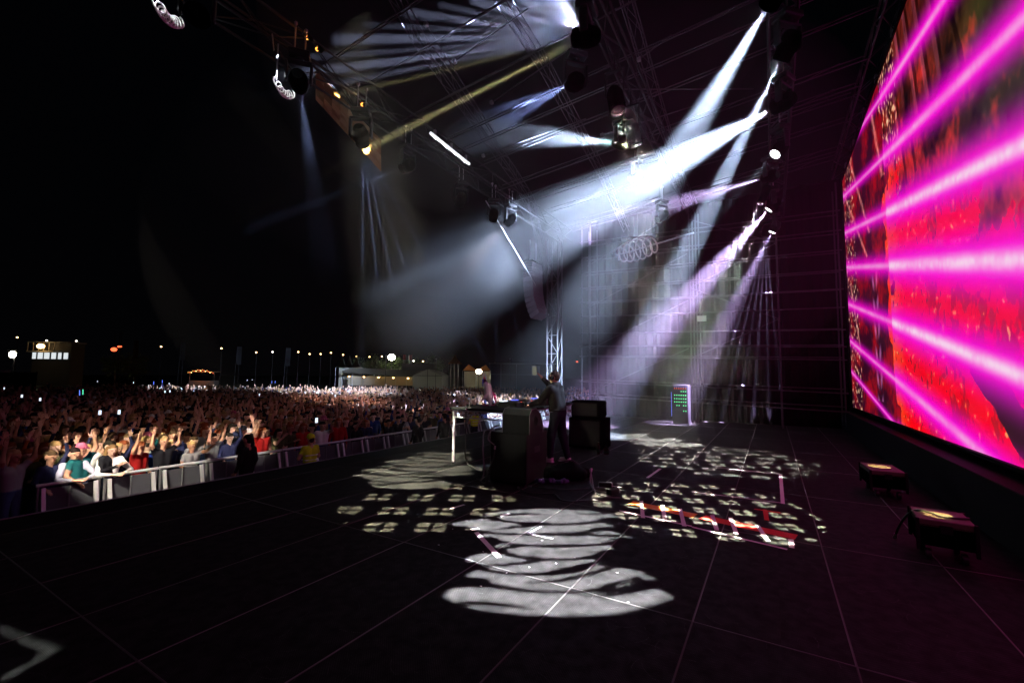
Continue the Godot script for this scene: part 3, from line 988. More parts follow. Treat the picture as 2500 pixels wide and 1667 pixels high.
# ---------------------------------------------------------------- far wing: scaffold, added black cloth, tower, loudspeakers, rack
func far_wing():
	var st: Material = M.roof_tube
	var d := thing("added_backdrop", "black cloth added to darken the view behind the far scaffold", "curtain", Vector3(-2.6, 0, -19.9))
	var mb := MB.new()
	var n := 90
	for i in n:
		var x0 := -4.9 + 9.9 * i / n
		var x1 := -4.9 + 9.9 * (i + 1) / n
		var w := func(x: float) -> float: return 0.09 * sin(x * 7.0) + 0.05 * sin(x * 17.0)
		mb.quad(Vector3(x0, -1.3, w.call(x0)), Vector3(x1, -1.3, w.call(x1)), Vector3(x1, 9.2, w.call(x1)), Vector3(x0, 9.2, w.call(x0)), Vector3(0, 0, 1))
	part(d, "cloth", mb.mesh(), M.drape)  # added sheet that keeps the space behind the haze dark
	rod(d, "batten", Vector3(-5.0, 9.2, 0), Vector3(5.1, 9.2, 0), 0.03, M.dark_metal)
	var xs := [-7.3, -6.9, -2.72, -2.48, 0.28, 2.1]
	var s := thing("scaffold", "scaffold of thin tubes closing the far wing of the stage", "scaffold", Vector3(0, 0, -18.5))
	for x in xs:
		for dz in [0.0, -0.9]:
			rod(s, "upright", Vector3(x, -1.3, dz), Vector3(x, 8.6, dz), 0.026, st)
	for y in [0.78, 1.4, 2.52, 2.97, 3.55, 4.31, 4.95, 5.6, 6.3, 7.0, 7.7]:
		rod(s, "ledger", Vector3(-7.4, y + 0.12, 0.03), Vector3(2.2, y - 0.12, 0.03), 0.022, st)
		rod(s, "ledger", Vector3(-7.4, y + 0.2, -0.87), Vector3(2.2, y, -0.87), 0.02, st)
	for k in 4:
		rod(s, "diagonal", Vector3(xs[2] if k % 2 == 0 else xs[4], 2.5 + 1.4 * k, 0.06), Vector3(xs[4] if k % 2 == 0 else xs[2], 3.9 + 1.4 * k, 0.06), 0.018, st)
		rod(s, "diagonal", Vector3(-7.0, 1.0 + 1.9 * k, 0.06), Vector3(-2.8, 2.9 + 1.9 * k, 0.06), 0.018, st)
	plate(s, "notice_board", Vector3(-2.3, 4.05, 0.1), Vector3(0.34, 0.22, 0.02), M.white_vinyl, 0.004)
	# tower leg
	var tw := thing("corner_tower", "bright lattice tower leg at the far front corner of the stage", "truss", Vector3(-8.2, GROUND, -17.5))
	for q in [Vector3(-0.25, 0, 0.2), Vector3(0.25, 0, 0.2), Vector3(0.25, 0, -0.25), Vector3(-0.25, 0, -0.25)]:
		rod(tw, "post", q, q + Vector3(0, 9.4, 0), 0.035, M.tower_tube)
	for k in 11:
		var y := 0.3 + 0.8 * k
		rod(tw, "strut", Vector3(-0.25, y, 0.2), Vector3(0.25, y, 0.2), 0.018, M.tower_tube)
		rod(tw, "strut", Vector3(-0.25 if k % 2 == 0 else 0.25, y, 0.2), Vector3(0.25 if k % 2 == 0 else -0.25, y + 0.8, 0.2), 0.018, M.tower_tube)
		rod(tw, "strut", Vector3(0.25, y, 0.2), Vector3(0.25, y + 0.8, -0.25), 0.018, M.tower_tube)
	plate(tw, "foot_plate", Vector3(0, 0.02, 0), Vector3(0.8, 0.04, 0.8), M.bare_steel, 0.01)
	# flown loudspeakers
	var pa := thing("line_array", "curved column of flown loudspeakers by the corner tower", "loudspeaker", Vector3(-9.5, 6.85, -17.9))
	var pos := Vector3.ZERO
	for k in 11:
		var tilt := 0.015 * k * k * 0.35
		var b := Basis(Vector3.UP, PI / 2) * Basis(Vector3.RIGHT, -tilt)
		mb = MB.new()
		mb.box(Vector3.ZERO, Vector3(1.05, 0.225, 0.5), 0.02)
		var c := part(pa, "cabinet", mb.mesh(), M.wall_grey, Transform3D(b, pos))
		plate(c, "grille", Vector3(0, 0, -0.255), Vector3(0.98, 0.18, 0.012), M.dark_metal, 0.004)
		pos += b * Vector3(0, -0.235, 0.0) + Vector3(0.0, 0, 0)
	for x in [-0.3, 0.3]:
		rod(pa, "chain", Vector3(0, 0.1, x), Vector3(0, 1.2, x), 0.012, M.bare_steel)
	plate(pa, "flying_bar", Vector3(0, 0.2, 0), Vector3(0.5, 0.06, 0.9), M.dark_metal, 0.01)
	# cables from the front truss to the array
	var gw := thing("guy_wire", "thin steel wire from the front truss to the corner tower", "wire", at_y(1186, 490, 7.3))
	rod(gw, "strand", Vector3.ZERO, Vector3(-9.2, 5.9, -17.6) - at_y(1186, 490, 7.3), 0.018, M.aluminium)
	# amplifier rack with indicator lights
	var rk := thing("amplifier_rack", "tall black rack of amplifiers with rows of green lights", "equipment rack", Vector3(-2.98, 0, -17.7))
	plate(rk, "case", Vector3(0, 0.76, 0), Vector3(0.56, 1.44, 0.6), M.black_plastic, 0.015)
	plate(rk, "plinth", Vector3(0, 0.02, 0), Vector3(0.6, 0.05, 0.64), M.black_paint, 0.01)
	for r in 8:
		var y: float = [1.39, 1.33, 1.22, 1.08, 0.95, 0.83, 0.70, 0.50][r]
		plate(rk, "amplifier", Vector3(0, y, 0.306), Vector3(0.5, 0.1, 0.02), M.dark_metal, 0.004)
		var m: Material = M.blue_led if r == 0 else (M.red_led if r == 1 else M.green_led)
		for k in 6:
			if r == 2 and k < 3 or r == 7 and k < 4 or r == 6 and k in [0, 3]:
				continue
			plate(rk, "indicator", Vector3(-0.19 + 0.078 * k, y + 0.012, 0.32), Vector3(0.03 if r > 1 else 0.02, 0.03 if r > 0 else 0.012, 0.008), m, 0.001)
	plate(rk, "side_strip", Vector3(-0.31, 0.75, 0.3), Vector3(0.012, 0.9, 0.012), M.blue_led, 0.001)
	var rl := thing("beacon", "small red warning light on the far scaffold", "lamp", at_z(1409, 883, -18.4))
	mb = MB.new()
	mb.ball(Vector3.ZERO, Vector3(0.05, 0.03, 0.04))
	part(rl, "bulb", mb.mesh(), M.red_bulb)
	plate(rl, "bracket", Vector3(0, -0.05, -0.02), Vector3(0.12, 0.05, 0.06), M.black_plastic, 0.005)

func flight_case(p: Vector3, s: Vector3, turn: float, label: String, group: String, lid: Material) -> Node3D:
	var o := thing("flight_case", label, "case", p, group)
	o.rotation.y = turn
	var wheel := 0.1
	var b := wheel + (s.y - wheel) * 0.36
	plate(o, "body", Vector3(0, b + (s.y - wheel) * 0.14, 0), Vector3(s.x, (s.y - wheel) * 0.7, s.z), M.drape, 0.008)
	plate(o, "lid", Vector3(0, s.y - (s.y - wheel) * 0.13, 0), Vector3(s.x, (s.y - wheel) * 0.25, s.z), lid, 0.008)
	for x in [-1, 1]:
		for z in [-1, 1]:
			plate(o, "corner_angle", Vector3(x * (s.x * 0.5), (s.y + wheel) * 0.5, z * (s.z * 0.5)), Vector3(0.03, s.y - wheel + 0.004, 0.03), M.dark_metal, 0.003)
			var mb := MB.new()
			mb.tube(Vector3(-0.02, 0.05, 0), Vector3(0.02, 0.05, 0), 0.05, 0.05, 12)
			part(o, "castor", mb.mesh(), M.rubber, Transform3D(Basis(), Vector3(x * (s.x * 0.5 - 0.08), 0, z * (s.z * 0.5 - 0.08))))
	plate(o, "latch", Vector3(0, s.y - (s.y - wheel) * 0.27, s.z * 0.5 + 0.006), Vector3(0.09, 0.08, 0.012), M.dark_metal, 0.003)
	return o

# ---------------------------------------------------------------- bodies: smooth union of tapered bones, meshed as surface nets
func nets(mb: MB, bones: Array, cell: float, k: float):
	# bone: [a, b, radius at a, radius at b, colour]
	var lo := Vector3(1e9, 1e9, 1e9)
	var hi := -lo
	for q in bones:
		var r := maxf(q[2], q[3]) + cell * 2.0 + k * 0.3
		var rv := Vector3(r, r, r)
		lo = lo.min(q[0] - rv).min(q[1] - rv)
		hi = hi.max(q[0] + rv).max(q[1] + rv)
	var nx := int(ceil((hi.x - lo.x) / cell)) + 1
	var ny := int(ceil((hi.y - lo.y) / cell)) + 1
	var nz := int(ceil((hi.z - lo.z) / cell)) + 1
	var f := PackedFloat32Array()
	f.resize(nx * ny * nz)
	f.fill(9.0)
	var best := f.duplicate()
	var who := PackedByteArray()
	who.resize(nx * ny * nz)
	for bi in bones.size():
		var q: Array = bones[bi]
		var a: Vector3 = q[0]
		var b: Vector3 = q[1]
		var ra: float = q[2]
		var dr: float = q[3] - ra
		var ab := b - a
		var l2 := maxf(ab.length_squared(), 1e-9)
		var pad := maxf(ra, q[3]) + k + cell * 1.6
		var pv := Vector3(pad, pad, pad)
		var i0 := ((a.min(b) - pv - lo) / cell).floor()
		var i1 := ((a.max(b) + pv - lo) / cell).ceil()
		for z in range(maxi(0, int(i0.z)), mini(nz, int(i1.z) + 1)):
			for y in range(maxi(0, int(i0.y)), mini(ny, int(i1.y) + 1)):
				var row := (z * ny + y) * nx
				var pz := lo + Vector3(0, y * cell, z * cell) - a
				for x in range(maxi(0, int(i0.x)), mini(nx, int(i1.x) + 1)):
					var p := pz + Vector3(x * cell, 0, 0)
					var t := clampf(p.dot(ab) / l2, 0.0, 1.0)
					var d := (p - ab * t).length() - (ra + dr * t)
					var i := row + x
					if d < best[i]:
						best[i] = d
						who[i] = bi
					var o := f[i]
					var h := k - absf(o - d)
					f[i] = minf(o, d) - (h * h * 0.25 / k if h > 0.0 else 0.0)
	var vid := PackedInt32Array()
	vid.resize(nx * ny * nz)
	vid.fill(-1)
	var sy := nx
	var sz := nx * ny
	var lim := cell * 1.8
	for z in nz - 1:
		for y in ny - 1:
			var row := (z * ny + y) * nx
			for x in nx - 1:
				var i := row + x
				var c0 := f[i]
				if c0 > lim or c0 < -lim:
					continue
				var c1 := f[i + 1]
				var c2 := f[i + sy]
				var c3 := f[i + sy + 1]
				var c4 := f[i + sz]
				var c5 := f[i + sz + 1]
				var c6 := f[i + sz + sy]
				var c7 := f[i + sz + sy + 1]
				var m := int(c0 < 0.0) + int(c1 < 0.0) + int(c2 < 0.0) + int(c3 < 0.0) + int(c4 < 0.0) + int(c5 < 0.0) + int(c6 < 0.0) + int(c7 < 0.0)
				if m == 0 or m == 8:
					continue
				var s := Vector3.ZERO
				var n := 0
				if (c0 < 0.0) != (c1 < 0.0): s += Vector3(c0 / (c0 - c1), 0, 0); n += 1
				if (c2 < 0.0) != (c3 < 0.0): s += Vector3(c2 / (c2 - c3), 1, 0); n += 1
				if (c4 < 0.0) != (c5 < 0.0): s += Vector3(c4 / (c4 - c5), 0, 1); n += 1
				if (c6 < 0.0) != (c7 < 0.0): s += Vector3(c6 / (c6 - c7), 1, 1); n += 1
				if (c0 < 0.0) != (c2 < 0.0): s += Vector3(0, c0 / (c0 - c2), 0); n += 1
				if (c1 < 0.0) != (c3 < 0.0): s += Vector3(1, c1 / (c1 - c3), 0); n += 1
				if (c4 < 0.0) != (c6 < 0.0): s += Vector3(0, c4 / (c4 - c6), 1); n += 1
				if (c5 < 0.0) != (c7 < 0.0): s += Vector3(1, c5 / (c5 - c7), 1); n += 1
				if (c0 < 0.0) != (c4 < 0.0): s += Vector3(0, 0, c0 / (c0 - c4)); n += 1
				if (c1 < 0.0) != (c5 < 0.0): s += Vector3(1, 0, c1 / (c1 - c5)); n += 1
				if (c2 < 0.0) != (c6 < 0.0): s += Vector3(0, 1, c2 / (c2 - c6)); n += 1
				if (c3 < 0.0) != (c7 < 0.0): s += Vector3(1, 1, c3 / (c3 - c7)); n += 1
				vid[i] = mb.v.size()
				mb.v.append(lo + (Vector3(x, y, z) + s / n) * cell)
				mb.n.append(Vector3(c1 + c3 + c5 + c7 - c0 - c2 - c4 - c6, c2 + c3 + c6 + c7 - c0 - c1 - c4 - c5, c4 + c5 + c6 + c7 - c0 - c1 - c2 - c3).normalized())
				mb.c.append(bones[who[i]][4])
				mb.t.append(Vector2.ZERO)
	for z in range(1, nz - 1):
		for y in range(1, ny - 1):
			var row := (z * ny + y) * nx
			for x in range(1, nx - 1):
				var i := row + x
				var c0 := f[i]
				if c0 > lim or c0 < -lim:
					continue
				var neg := c0 < 0.0
				if neg != (f[i + 1] < 0.0):
					face(mb, vid[i], vid[i - sy], vid[i - sy - sz], vid[i - sz], neg)
				if neg != (f[i + sy] < 0.0):
					face(mb, vid[i], vid[i - sz], vid[i - sz - 1], vid[i - 1], neg)
				if neg != (f[i + sz] < 0.0):
					face(mb, vid[i], vid[i - 1], vid[i - 1 - sy], vid[i - sy], neg)
func face(mb: MB, a: int, b: int, c: int, d: int, flip: bool):
	if a < 0 or b < 0 or c < 0 or d < 0:
		return
	for i in ([a, b, c, a, c, d] if not flip else [a, c, b, a, d, c]):
		mb.ix.append(i)

func hand_bones(w: Vector3, d: Vector3, up: Vector3, side: float, curl: float, skin: Color) -> Array:
	# w wrist, d along the hand, up the back of the hand, side +1 when the thumb lies towards d x up
	var s := d.cross(up).normalized() * side
	up = s.cross(d).normalized() * side
	var b := []
	for k in 3:
		b.append([w + s * (k - 1) * 0.014, w + d * 0.085 + s * (k - 1) * 0.026, 0.021, 0.016, skin])
	var lens := [0.070, 0.082, 0.076, 0.058]
	for k in 4:
		var o := s * (0.034 - 0.0225 * k)
		var p := w + d * 0.088 + o
		var d1 := (d - up * curl * 0.5 + o * 1.5).normalized()
		var d2 := (d - up * curl * 1.3 + o * 1.5).normalized()
		var m: Vector3 = p + d1 * lens[k] * 0.55
		b.append([p - d * 0.015, m, 0.0105, 0.0095, skin])
		b.append([m, m + d2 * lens[k] * 0.5, 0.0095, 0.0078, skin])
	var t0 := w + d * 0.02 + s * 0.028
	var t1 := t0 + (d * 0.6 + s * 0.8).normalized() * 0.045
	b.append([t0, t1, 0.014, 0.011, skin])
	b.append([t1, t1 + (d * 0.85 + s * 0.35 - up * curl * 0.4).normalized() * 0.034, 0.011, 0.0085, skin])
	return b

const ARMS := {
	# left elbow, left wrist, right elbow, right wrist
	"arms down": [Vector3(-0.245, 1.13, 0.03), Vector3(-0.25, 0.88, -0.07), Vector3(0.245, 1.13, 0.03), Vector3(0.25, 0.88, -0.07)],
	"one arm raised": [Vector3(-0.245, 1.13, 0.03), Vector3(-0.22, 0.92, -0.14), Vector3(0.29, 1.57, -0.1), Vector3(0.25, 1.83, -0.15)],
	"both arms raised": [Vector3(-0.3, 1.55, -0.08), Vector3(-0.24, 1.81, -0.16), Vector3(0.3, 1.56, -0.1), Vector3(0.27, 1.82, -0.1)],
	"a phone held up": [Vector3(-0.26, 1.13, -0.04), Vector3(-0.06, 1.12, -0.2), Vector3(0.26, 1.3, -0.2), Vector3(0.12, 1.52, -0.36)],
	"hands together": [Vector3(-0.27, 1.13, -0.06), Vector3(-0.06, 1.25, -0.26), Vector3(0.27, 1.13, -0.06), Vector3(0.06, 1.23, -0.27)],
	"forearms on the rail": [Vector3(-0.3, 1.14, -0.2), Vector3(-0.08, 1.12, -0.4), Vector3(0.3, 1.14, -0.2), Vector3(0.1, 1.12, -0.4)],
	"an arm stretched forward": [Vector3(-0.26, 1.45, -0.24), Vector3(-0.22, 1.6, -0.46), Vector3(0.245, 1.13, 0.03), Vector3(0.2, 0.92, -0.12)],
	"left arm raised high": [Vector3(-0.28, 1.62, -0.06), Vector3(-0.2, 1.88, -0.08), Vector3(0.26, 1.14, 0.0), Vector3(0.22, 1.0, -0.2)],
	"mixing": [Vector3(-0.27, 1.15, -0.18), Vector3(-0.22, 1.06, -0.43), Vector3(0.30, 1.40, -0.27), Vector3(0.27, 1.58, -0.47)],
}
func person_mesh(pose: String, pal: Dictionary, cell: float, hand_cell: float, head_cell: float, wide := 1.0, bulk := 0.0) -> Array:
	var a: Array = ARMS[pose]
	var top: Color = pal.top
	var legs: Color = pal.legs
	var skin: Color = pal.skin
	var sleeve: Color = pal.top if pal.get("long", false) else skin
	var lean := Vector3(0, 0, -0.06) if pose in ["forearms on the rail", "mixing"] else Vector3.ZERO
	var b := []
	for s in [-1.0, 1.0]:
		var fw: float = pal.get("stride", 0.0) * s
		b.append([Vector3(s * 0.085, 0.9, 0), Vector3(s * 0.1, 0.49, -0.02 + fw * 0.5), 0.088, 0.06, legs])
		b.append([Vector3(s * 0.1, 0.49, -0.02 + fw * 0.5), Vector3(s * 0.105, 0.1, 0.03 + fw), 0.06, 0.042, legs])
		b.append([Vector3(s * 0.105, 0.05, 0.05 + fw), Vector3(s * 0.125, 0.04, -0.13 + fw), 0.047, 0.038, pal.shoe])
		b.append([Vector3(s * 0.06, 0.97, 0), Vector3(s * 0.07, 0.92, 0.015), 0.1 * wide, 0.095 * wide, legs])
		b.append([Vector3(s * 0.055, 1.02, 0) , Vector3(s * 0.085, 1.3, 0.0) + lean * 0.7, 0.105 * wide, 0.112, top])
		b.append([Vector3(s * 0.07, 1.36, 0.005) + lean * 0.9, Vector3(s * 0.165, 1.385, 0.0) + lean, 0.075, 0.062, top])
		var el: Vector3 = a[0 if s < 0 else 2] + lean
		var wr: Vector3 = a[1 if s < 0 else 3] + lean
		var sh := Vector3(s * 0.175, 1.38, 0.0) + lean
		b.append([sh, sh.lerp(el, 0.55), 0.06, 0.051, top])
		b.append([sh.lerp(el, 0.55), el, 0.05, 0.044, sleeve])
		b.append([el, wr.lerp(el, 0.12), 0.044, 0.031, sleeve])
		b.append([wr.lerp(el, 0.14), wr, 0.029, 0.027, skin])
	b.append([Vector3(0, 1.4, 0.01) + lean, Vector3(0, 1.5, -0.005) + lean * 1.2, 0.058, 0.052, skin])
	if pal.has("collar"):
		b.append([Vector3(-0.06, 1.45, 0.035) + lean, Vector3(0.06, 1.45, 0.035) + lean, 0.05, 0.05, top])
		b.append([Vector3(-0.05, 1.43, -0.05) + lean, Vector3(0.05, 1.43, -0.05) + lean, 0.045, 0.045, top])
	for q in b:
		# loose clothing stands off the body
		if bulk > 0.0 and q[4] != skin and q[4] != pal.shoe:
			q[2] += bulk
			q[3] += bulk * 0.8
	var mb := MB.new()
	mb.tint = true
	nets(mb, b, cell, 0.035)
	# head
	var h := lean * 1.25 + (pal.get("look", Vector3.ZERO) as Vector3)
	var hb := []
	hb.append([Vector3(0, 1.63, 0.012) + h, Vector3(0, 1.612, -0.02) + h, 0.089, 0.082, skin])
	hb.append([Vector3(0, 1.57, -0.025) + h, Vector3(0, 1.525, -0.052) + h, 0.064, 0.04, skin])
	hb.append([Vector3(0, 1.6, -0.095) + h, Vector3(0, 1.572, -0.115) + h, 0.012, 0.015, skin])
	hb.append([Vector3(-0.035, 1.622, -0.09) + h, Vector3(0.035, 1.622, -0.09) + h, 0.017, 0.017, skin])
	for s in [-1.0, 1.0]:
		hb.append([Vector3(s * 0.09, 1.6, 0.01) + h, Vector3(s * 0.087, 1.57, 0.005) + h, 0.02, 0.014, skin])
	hb.append([Vector3(0, 1.56, 0.0) + h, Vector3(0, 1.46, 0.0) + lean, 0.055, 0.056, skin])
	nets(mb, hb, head_cell, 0.02)
	# eyes and mouth are small solid shapes set in the head
	for s in [-1.0, 1.0]:
		mb.col = Color(0.03, 0.02, 0.018)
		mb.ball(Vector3(s * 0.033, 1.6, -0.0935) + h, Vector3(0.014, 0.009, 0.008), 6, 4)
	mb.col = Color(0.24, 0.07, 0.06)
	mb.ball(Vector3(0, 1.541, -0.096) + h, Vector3(0.024, 0.007, 0.008), 6, 4)
	# hands
	for s in [-1.0, 1.0]:
		var el: Vector3 = a[0 if s < 0 else 2] + lean
		var wr: Vector3 = a[1 if s < 0 else 3] + lean
		var d := (wr - el).normalized()
		var up := Vector3(0, 0, 1) if d.y > 0.55 else (Vector3.UP if absf(d.y) < 0.7 else Vector3(s, 0, 0))
		if pose == "mixing" and s > 0:
			d = Vector3(-0.25, 0.72, -0.6).normalized()
			up = Vector3(0.2, 0.5, 0.8)
		nets(mb, hand_bones(wr - d * 0.01, d, up, -s if d.y <= 0.55 else s, 0.45 if d.y < 0.55 else 0.18, skin), hand_cell, 0.008)
	# hair or hat
	var hm := MB.new()
	hm.tint = true
	var c: Color = pal.hair
	var r := []
	var style: String = pal.style
	r.append([Vector3(0, 1.655, 0.03) + h, Vector3(0, 1.66, -0.02) + h, 0.088, 0.078, c])
	r.append([Vector3(0, 1.6, 0.05) + h, Vector3(0, 1.64, 0.045) + h, 0.072, 0.08, c])
	if style == "long":
		for s in [-1.0, 1.0]:
			r.append([Vector3(s * 0.075, 1.66, 0.0) + h, Vector3(s * 0.1, 1.5, 0.03) + h, 0.035, 0.035, c])
			r.append([Vector3(s * 0.1, 1.5, 0.03) + h, Vector3(s * 0.11, 1.3, 0.03) + lean, 0.035, 0.022, c])
			r.append([Vector3(s * 0.05, 1.6, 0.07) + h, Vector3(s * 0.06, 1.28, 0.12) + lean, 0.055, 0.04, c])
	elif style == "curly":
		for k in 16:
			var an := k * 2.4
			var y := 1.62 + 0.09 * (k / 15.0)
			r.append([Vector3(cos(an) * 0.085 * (1.12 - k / 24.0), y, 0.02 + sin(an) * 0.08) + h, Vector3(cos(an) * 0.1 * (1.1 - k / 24.0), y + 0.02, 0.02 + sin(an) * 0.095) + h, 0.034, 0.03, c])
	elif style == "bun":
		r.append([Vector3(0, 1.75, 0.05) + h, Vector3(0, 1.77, 0.05) + h, 0.045, 0.04, c])
	elif style == "cap" or style == "bucket hat":
		c = pal.hat
		r = [[Vector3(0, 1.665, 0.02) + h, Vector3(0, 1.675, -0.02) + h, 0.096, 0.088, c], [Vector3(0, 1.58, 0.06) + h, Vector3(0, 1.61, 0.05) + h, 0.06, 0.07, pal.hair]]
		if style == "cap":
			for s in [-1.0, 0.0, 1.0]:
				r.append([Vector3(s * 0.045, 1.655, -0.08) + h, Vector3(s * 0.05, 1.64, -0.17 + 0.02 * absf(s)) + h, 0.016, 0.011, c])
		else:
			for k in 12:
				var an := TAU * k / 12
				r.append([Vector3(cos(an) * 0.085, 1.655, sin(an) * 0.09) + h, Vector3(cos(an) * 0.15, 1.61, sin(an) * 0.16) + h, 0.022, 0.015, c])
	elif style == "shaved":
		r = [[Vector3(0, 1.648, 0.028) + h, Vector3(0, 1.65, -0.01) + h, 0.0865, 0.08, c], [Vector3(0, 1.6, 0.042) + h, Vector3(0, 1.63, 0.04) + h, 0.066, 0.078, c]]
	nets(hm, r, maxf(head_cell, 0.012) if style != "shaved" else head_cell, 0.018)
	return [mb, hm]

const SKINS := [[0.55, 0.33, 0.23], [0.48, 0.27, 0.18], [0.6, 0.38, 0.29], [0.3, 0.16, 0.1], [0.5, 0.3, 0.21]]
const HAIRS := {"dark": [0.018, 0.013, 0.01], "brown": [0.07, 0.04, 0.022], "fair": [0.35, 0.23, 0.1], "red": [0.22, 0.06, 0.02]}
const TOPS := {"black": [0.015, 0.015, 0.017], "white": [0.66, 0.66, 0.65], "grey": [0.2, 0.2, 0.21], "red": [0.28, 0.015, 0.015], "blue": [0.02, 0.045, 0.2], "pink": [0.42, 0.1, 0.17], "navy": [0.02, 0.025, 0.07], "olive": [0.05, 0.05, 0.02], "yellow": [0.3, 0.2, 0.02], "orange": [0.26, 0.08, 0.02], "teal": [0.015, 0.1, 0.11], "beige": [0.3, 0.23, 0.16]}
func col(a: Array) -> Color:
	return Color(a[0], a[1], a[2])
func person_node(meshes: Array, label: String, p: Vector3, turn: float, group: String, scale_ := 1.0, hairname := "hair") -> Node3D:
	var o := thing("person", label, "person", p, group)
	o.rotation.y = turn
	o.scale = Vector3(scale_, scale_, scale_)
	part(o, "body", meshes[0], M.people)
	part(o, hairname, meshes[1], M.people)
	return o

func people():
	# variants: a pose, a head and colours
	var poses := ["arms down", "one arm raised", "both arms raised", "a phone held up", "hands together", "an arm stretched forward", "left arm raised high"]
	var styles := ["short", "long", "cap", "curly", "bun", "bucket hat", "long", "short"]
	var tops := TOPS.keys()
	var hairs := HAIRS.keys()
	var kinds := []
	var r := RandomNumberGenerator.new()
	r.seed = 77
	for k in 14:
		# fourteen shapes, each in six colourings
		var pose: String = poses[k % 7]
		var style: String = styles[(k * 3 + k / 7) % 8]
		var key := {"skin": Color(1, 0, 0), "top": Color(0, 1, 0), "legs": Color(0, 0, 1), "shoe": Color(1, 1, 0), "hair": Color(0, 1, 1), "hat": Color(1, 0, 1), "style": style, "long": k % 3 == 1}
		var got := person_mesh(pose, key, 0.03, 0.0105, 0.0145, 1.0 + 0.08 * int(k % 3 == 0))
		for v in 6:
			var tn: String = tops[(k * 5 + v * 7) % tops.size()]
			if v < 4:
				tn = ["black", "grey", "navy", "black", "white", "black", "olive", "black", "navy"][(k * 2 + v * 3) % 9]
			var hn: String = hairs[(k + v * 3) % 4]
			var hatn: String = ["white", "black", "beige", "black", "pink", "navy"][(k + v) % 6]
			var skin := col(SKINS[(k * 2 + v) % 5])
			var map := {"ff0000": skin, "00ff00": col(TOPS[tn]), "0000ff": col([[0.02, 0.02, 0.03], [0.04, 0.06, 0.14], [0.1, 0.1, 0.1]][v % 3]), "ffff00": Color(0.3, 0.3, 0.3), "00ffff": col(HAIRS[hn]), "ff00ff": col(TOPS[hatn])}
			var out := []
			for g in got:
				var m2 := MB.new()
				m2.tint = true
				m2.v = g.v
				m2.n = g.n
				m2.ix = g.ix
				var cc := PackedColorArray()
				cc.resize(g.c.size())
				for i in g.c.size():
					var q: Color = g.c[i]
					cc[i] = map.get(q.to_html(false), q)
				m2.c = cc
				out.append(m2)
			var head := "%s hair" % hn
			if style in ["cap", "bucket hat"]:
				head = "a %s %s" % [hatn, style]
			elif style in ["long", "curly", "bun"]:
				head = {"long": "long %s hair", "curly": "curly %s hair", "bun": "%s hair in a bun"}[style] % hn
			else:
				head = "short %s hair" % hn
			kinds.append({"m": [out[0].mesh(), out[1].mesh()], "mb": out, "label": "person with %s in %s %s top, %s" % [head, "an" if tn in ["orange", "olive"] else "a", tn, pose], "hat": "hat" if style in ["cap", "bucket hat"] else "hair"})
	# places in the crowd: rows behind the barrier, jittered; only what the lens can see, with a margin
	var spots := []
	var x := BARRIER_X - 0.42
	while x > -62.0:
		var d := -x - 12.4
		var step := 0.49 + 0.013 * d
		var z := 0.5
		while z > -66.0:
			z -= step * r.randf_range(0.82, 1.15)
			var p := Vector3(x + r.randf_range(-0.18, 0.18), GROUND, z)
			var l := CAM.inverse() * (p + Vector3(0, 1.6, 0) - EYE)
			var px := 1250.0 + F * l.x / -l.z
			if l.z > -3.0 or l.z < -49.0 or px < -140.0 or px > 1500.0:
				continue
			if r.randf() < 0.04 + 0.003 * d:
				continue
			spots.append([p, p.distance_to(EYE)])
		x -= step * 0.95
	spots.sort_custom(func(a, b): return a[1] < b[1])
	var rest := []
	var order := range(kinds.size())
	for i in spots.size():
		var p: Vector3 = spots[i][0]
		var k: int = r.randi() % kinds.size()
		var look := Vector3(-4.0, 0, -8.0 + r.randf_range(-3, 3)) - p
		var turn := atan2(-look.x, -look.z) + r.randf_range(-0.35, 0.35)
		var s := r.randf_range(0.92, 1.07)
		if i < 296:
			person_node(kinds[k].m, kinds[k].label, p, turn, "people packed behind the crowd barrier", s, kinds[k].hat)
		else:
			rest.append([k, Transform3D(Basis(Vector3.UP, turn).scaled(Vector3(s, s, s)), p)])
	# the rest of the crowd: nobody could count it
	var crowd := Node3D.new()
	crowd.name = "crowd"
	crowd.set_meta("kind", "stuff")
	crowd.set_meta("label", "dense dark crowd reaching back across the festival field")
	crowd.set_meta("category", "crowd")
	add_child(crowd)
	for k in range(0, kinds.size(), 3):
		var mine := rest.filter(func(q): return q[0] / 3 == k / 3)
		if mine.is_empty():
			continue
		var both := MB.new()
		both.tint = true
		for g in kinds[k].mb:
			var base := both.v.size()
			both.v.append_array(g.v)
			both.n.append_array(g.n)
			both.c.append_array(g.c)
			for i in g.ix:
				both.ix.append(i + base)
		var mm := MultiMesh.new()
		mm.transform_format = MultiMesh.TRANSFORM_3D
		mm.mesh = both.mesh()
		mm.instance_count = mine.size()
		for i in mine.size():
			mm.set_instance_transform(i, mine[i][1])
		var mi := MultiMeshInstance3D.new()
		mi.name = "standing_people"
		mi.multimesh = mm
		mi.material_override = M.people
		mi.set_meta("kind", "stuff")
		crowd.add_child(mi, true)
	# two women leaning on the barrier, facing the stage
	for q in [[0, -3.4, {"skin": col(SKINS[0]), "top": Color(0.42, 0.43, 0.55), "legs": Color(0.03, 0.03, 0.05), "shoe": Color(0.3, 0.3, 0.3), "hair": Color(0.02, 0.015, 0.012), "style": "bun", "long": true}, "person with tied dark hair in a patterned grey shirt leaning on the rail"],
			[1, -4.0, {"skin": col(SKINS[2]), "top": Color(0.75, 0.74, 0.72), "legs": Color(0.03, 0.03, 0.05), "shoe": Color(0.3, 0.3, 0.3), "hair": Color(0.2, 0.12, 0.05), "style": "long", "long": true}, "person with long fair hair in a white fleece leaning on the rail"]]:
		var g := person_mesh("forearms on the rail", q[2], 0.026, 0.009, 0.012)
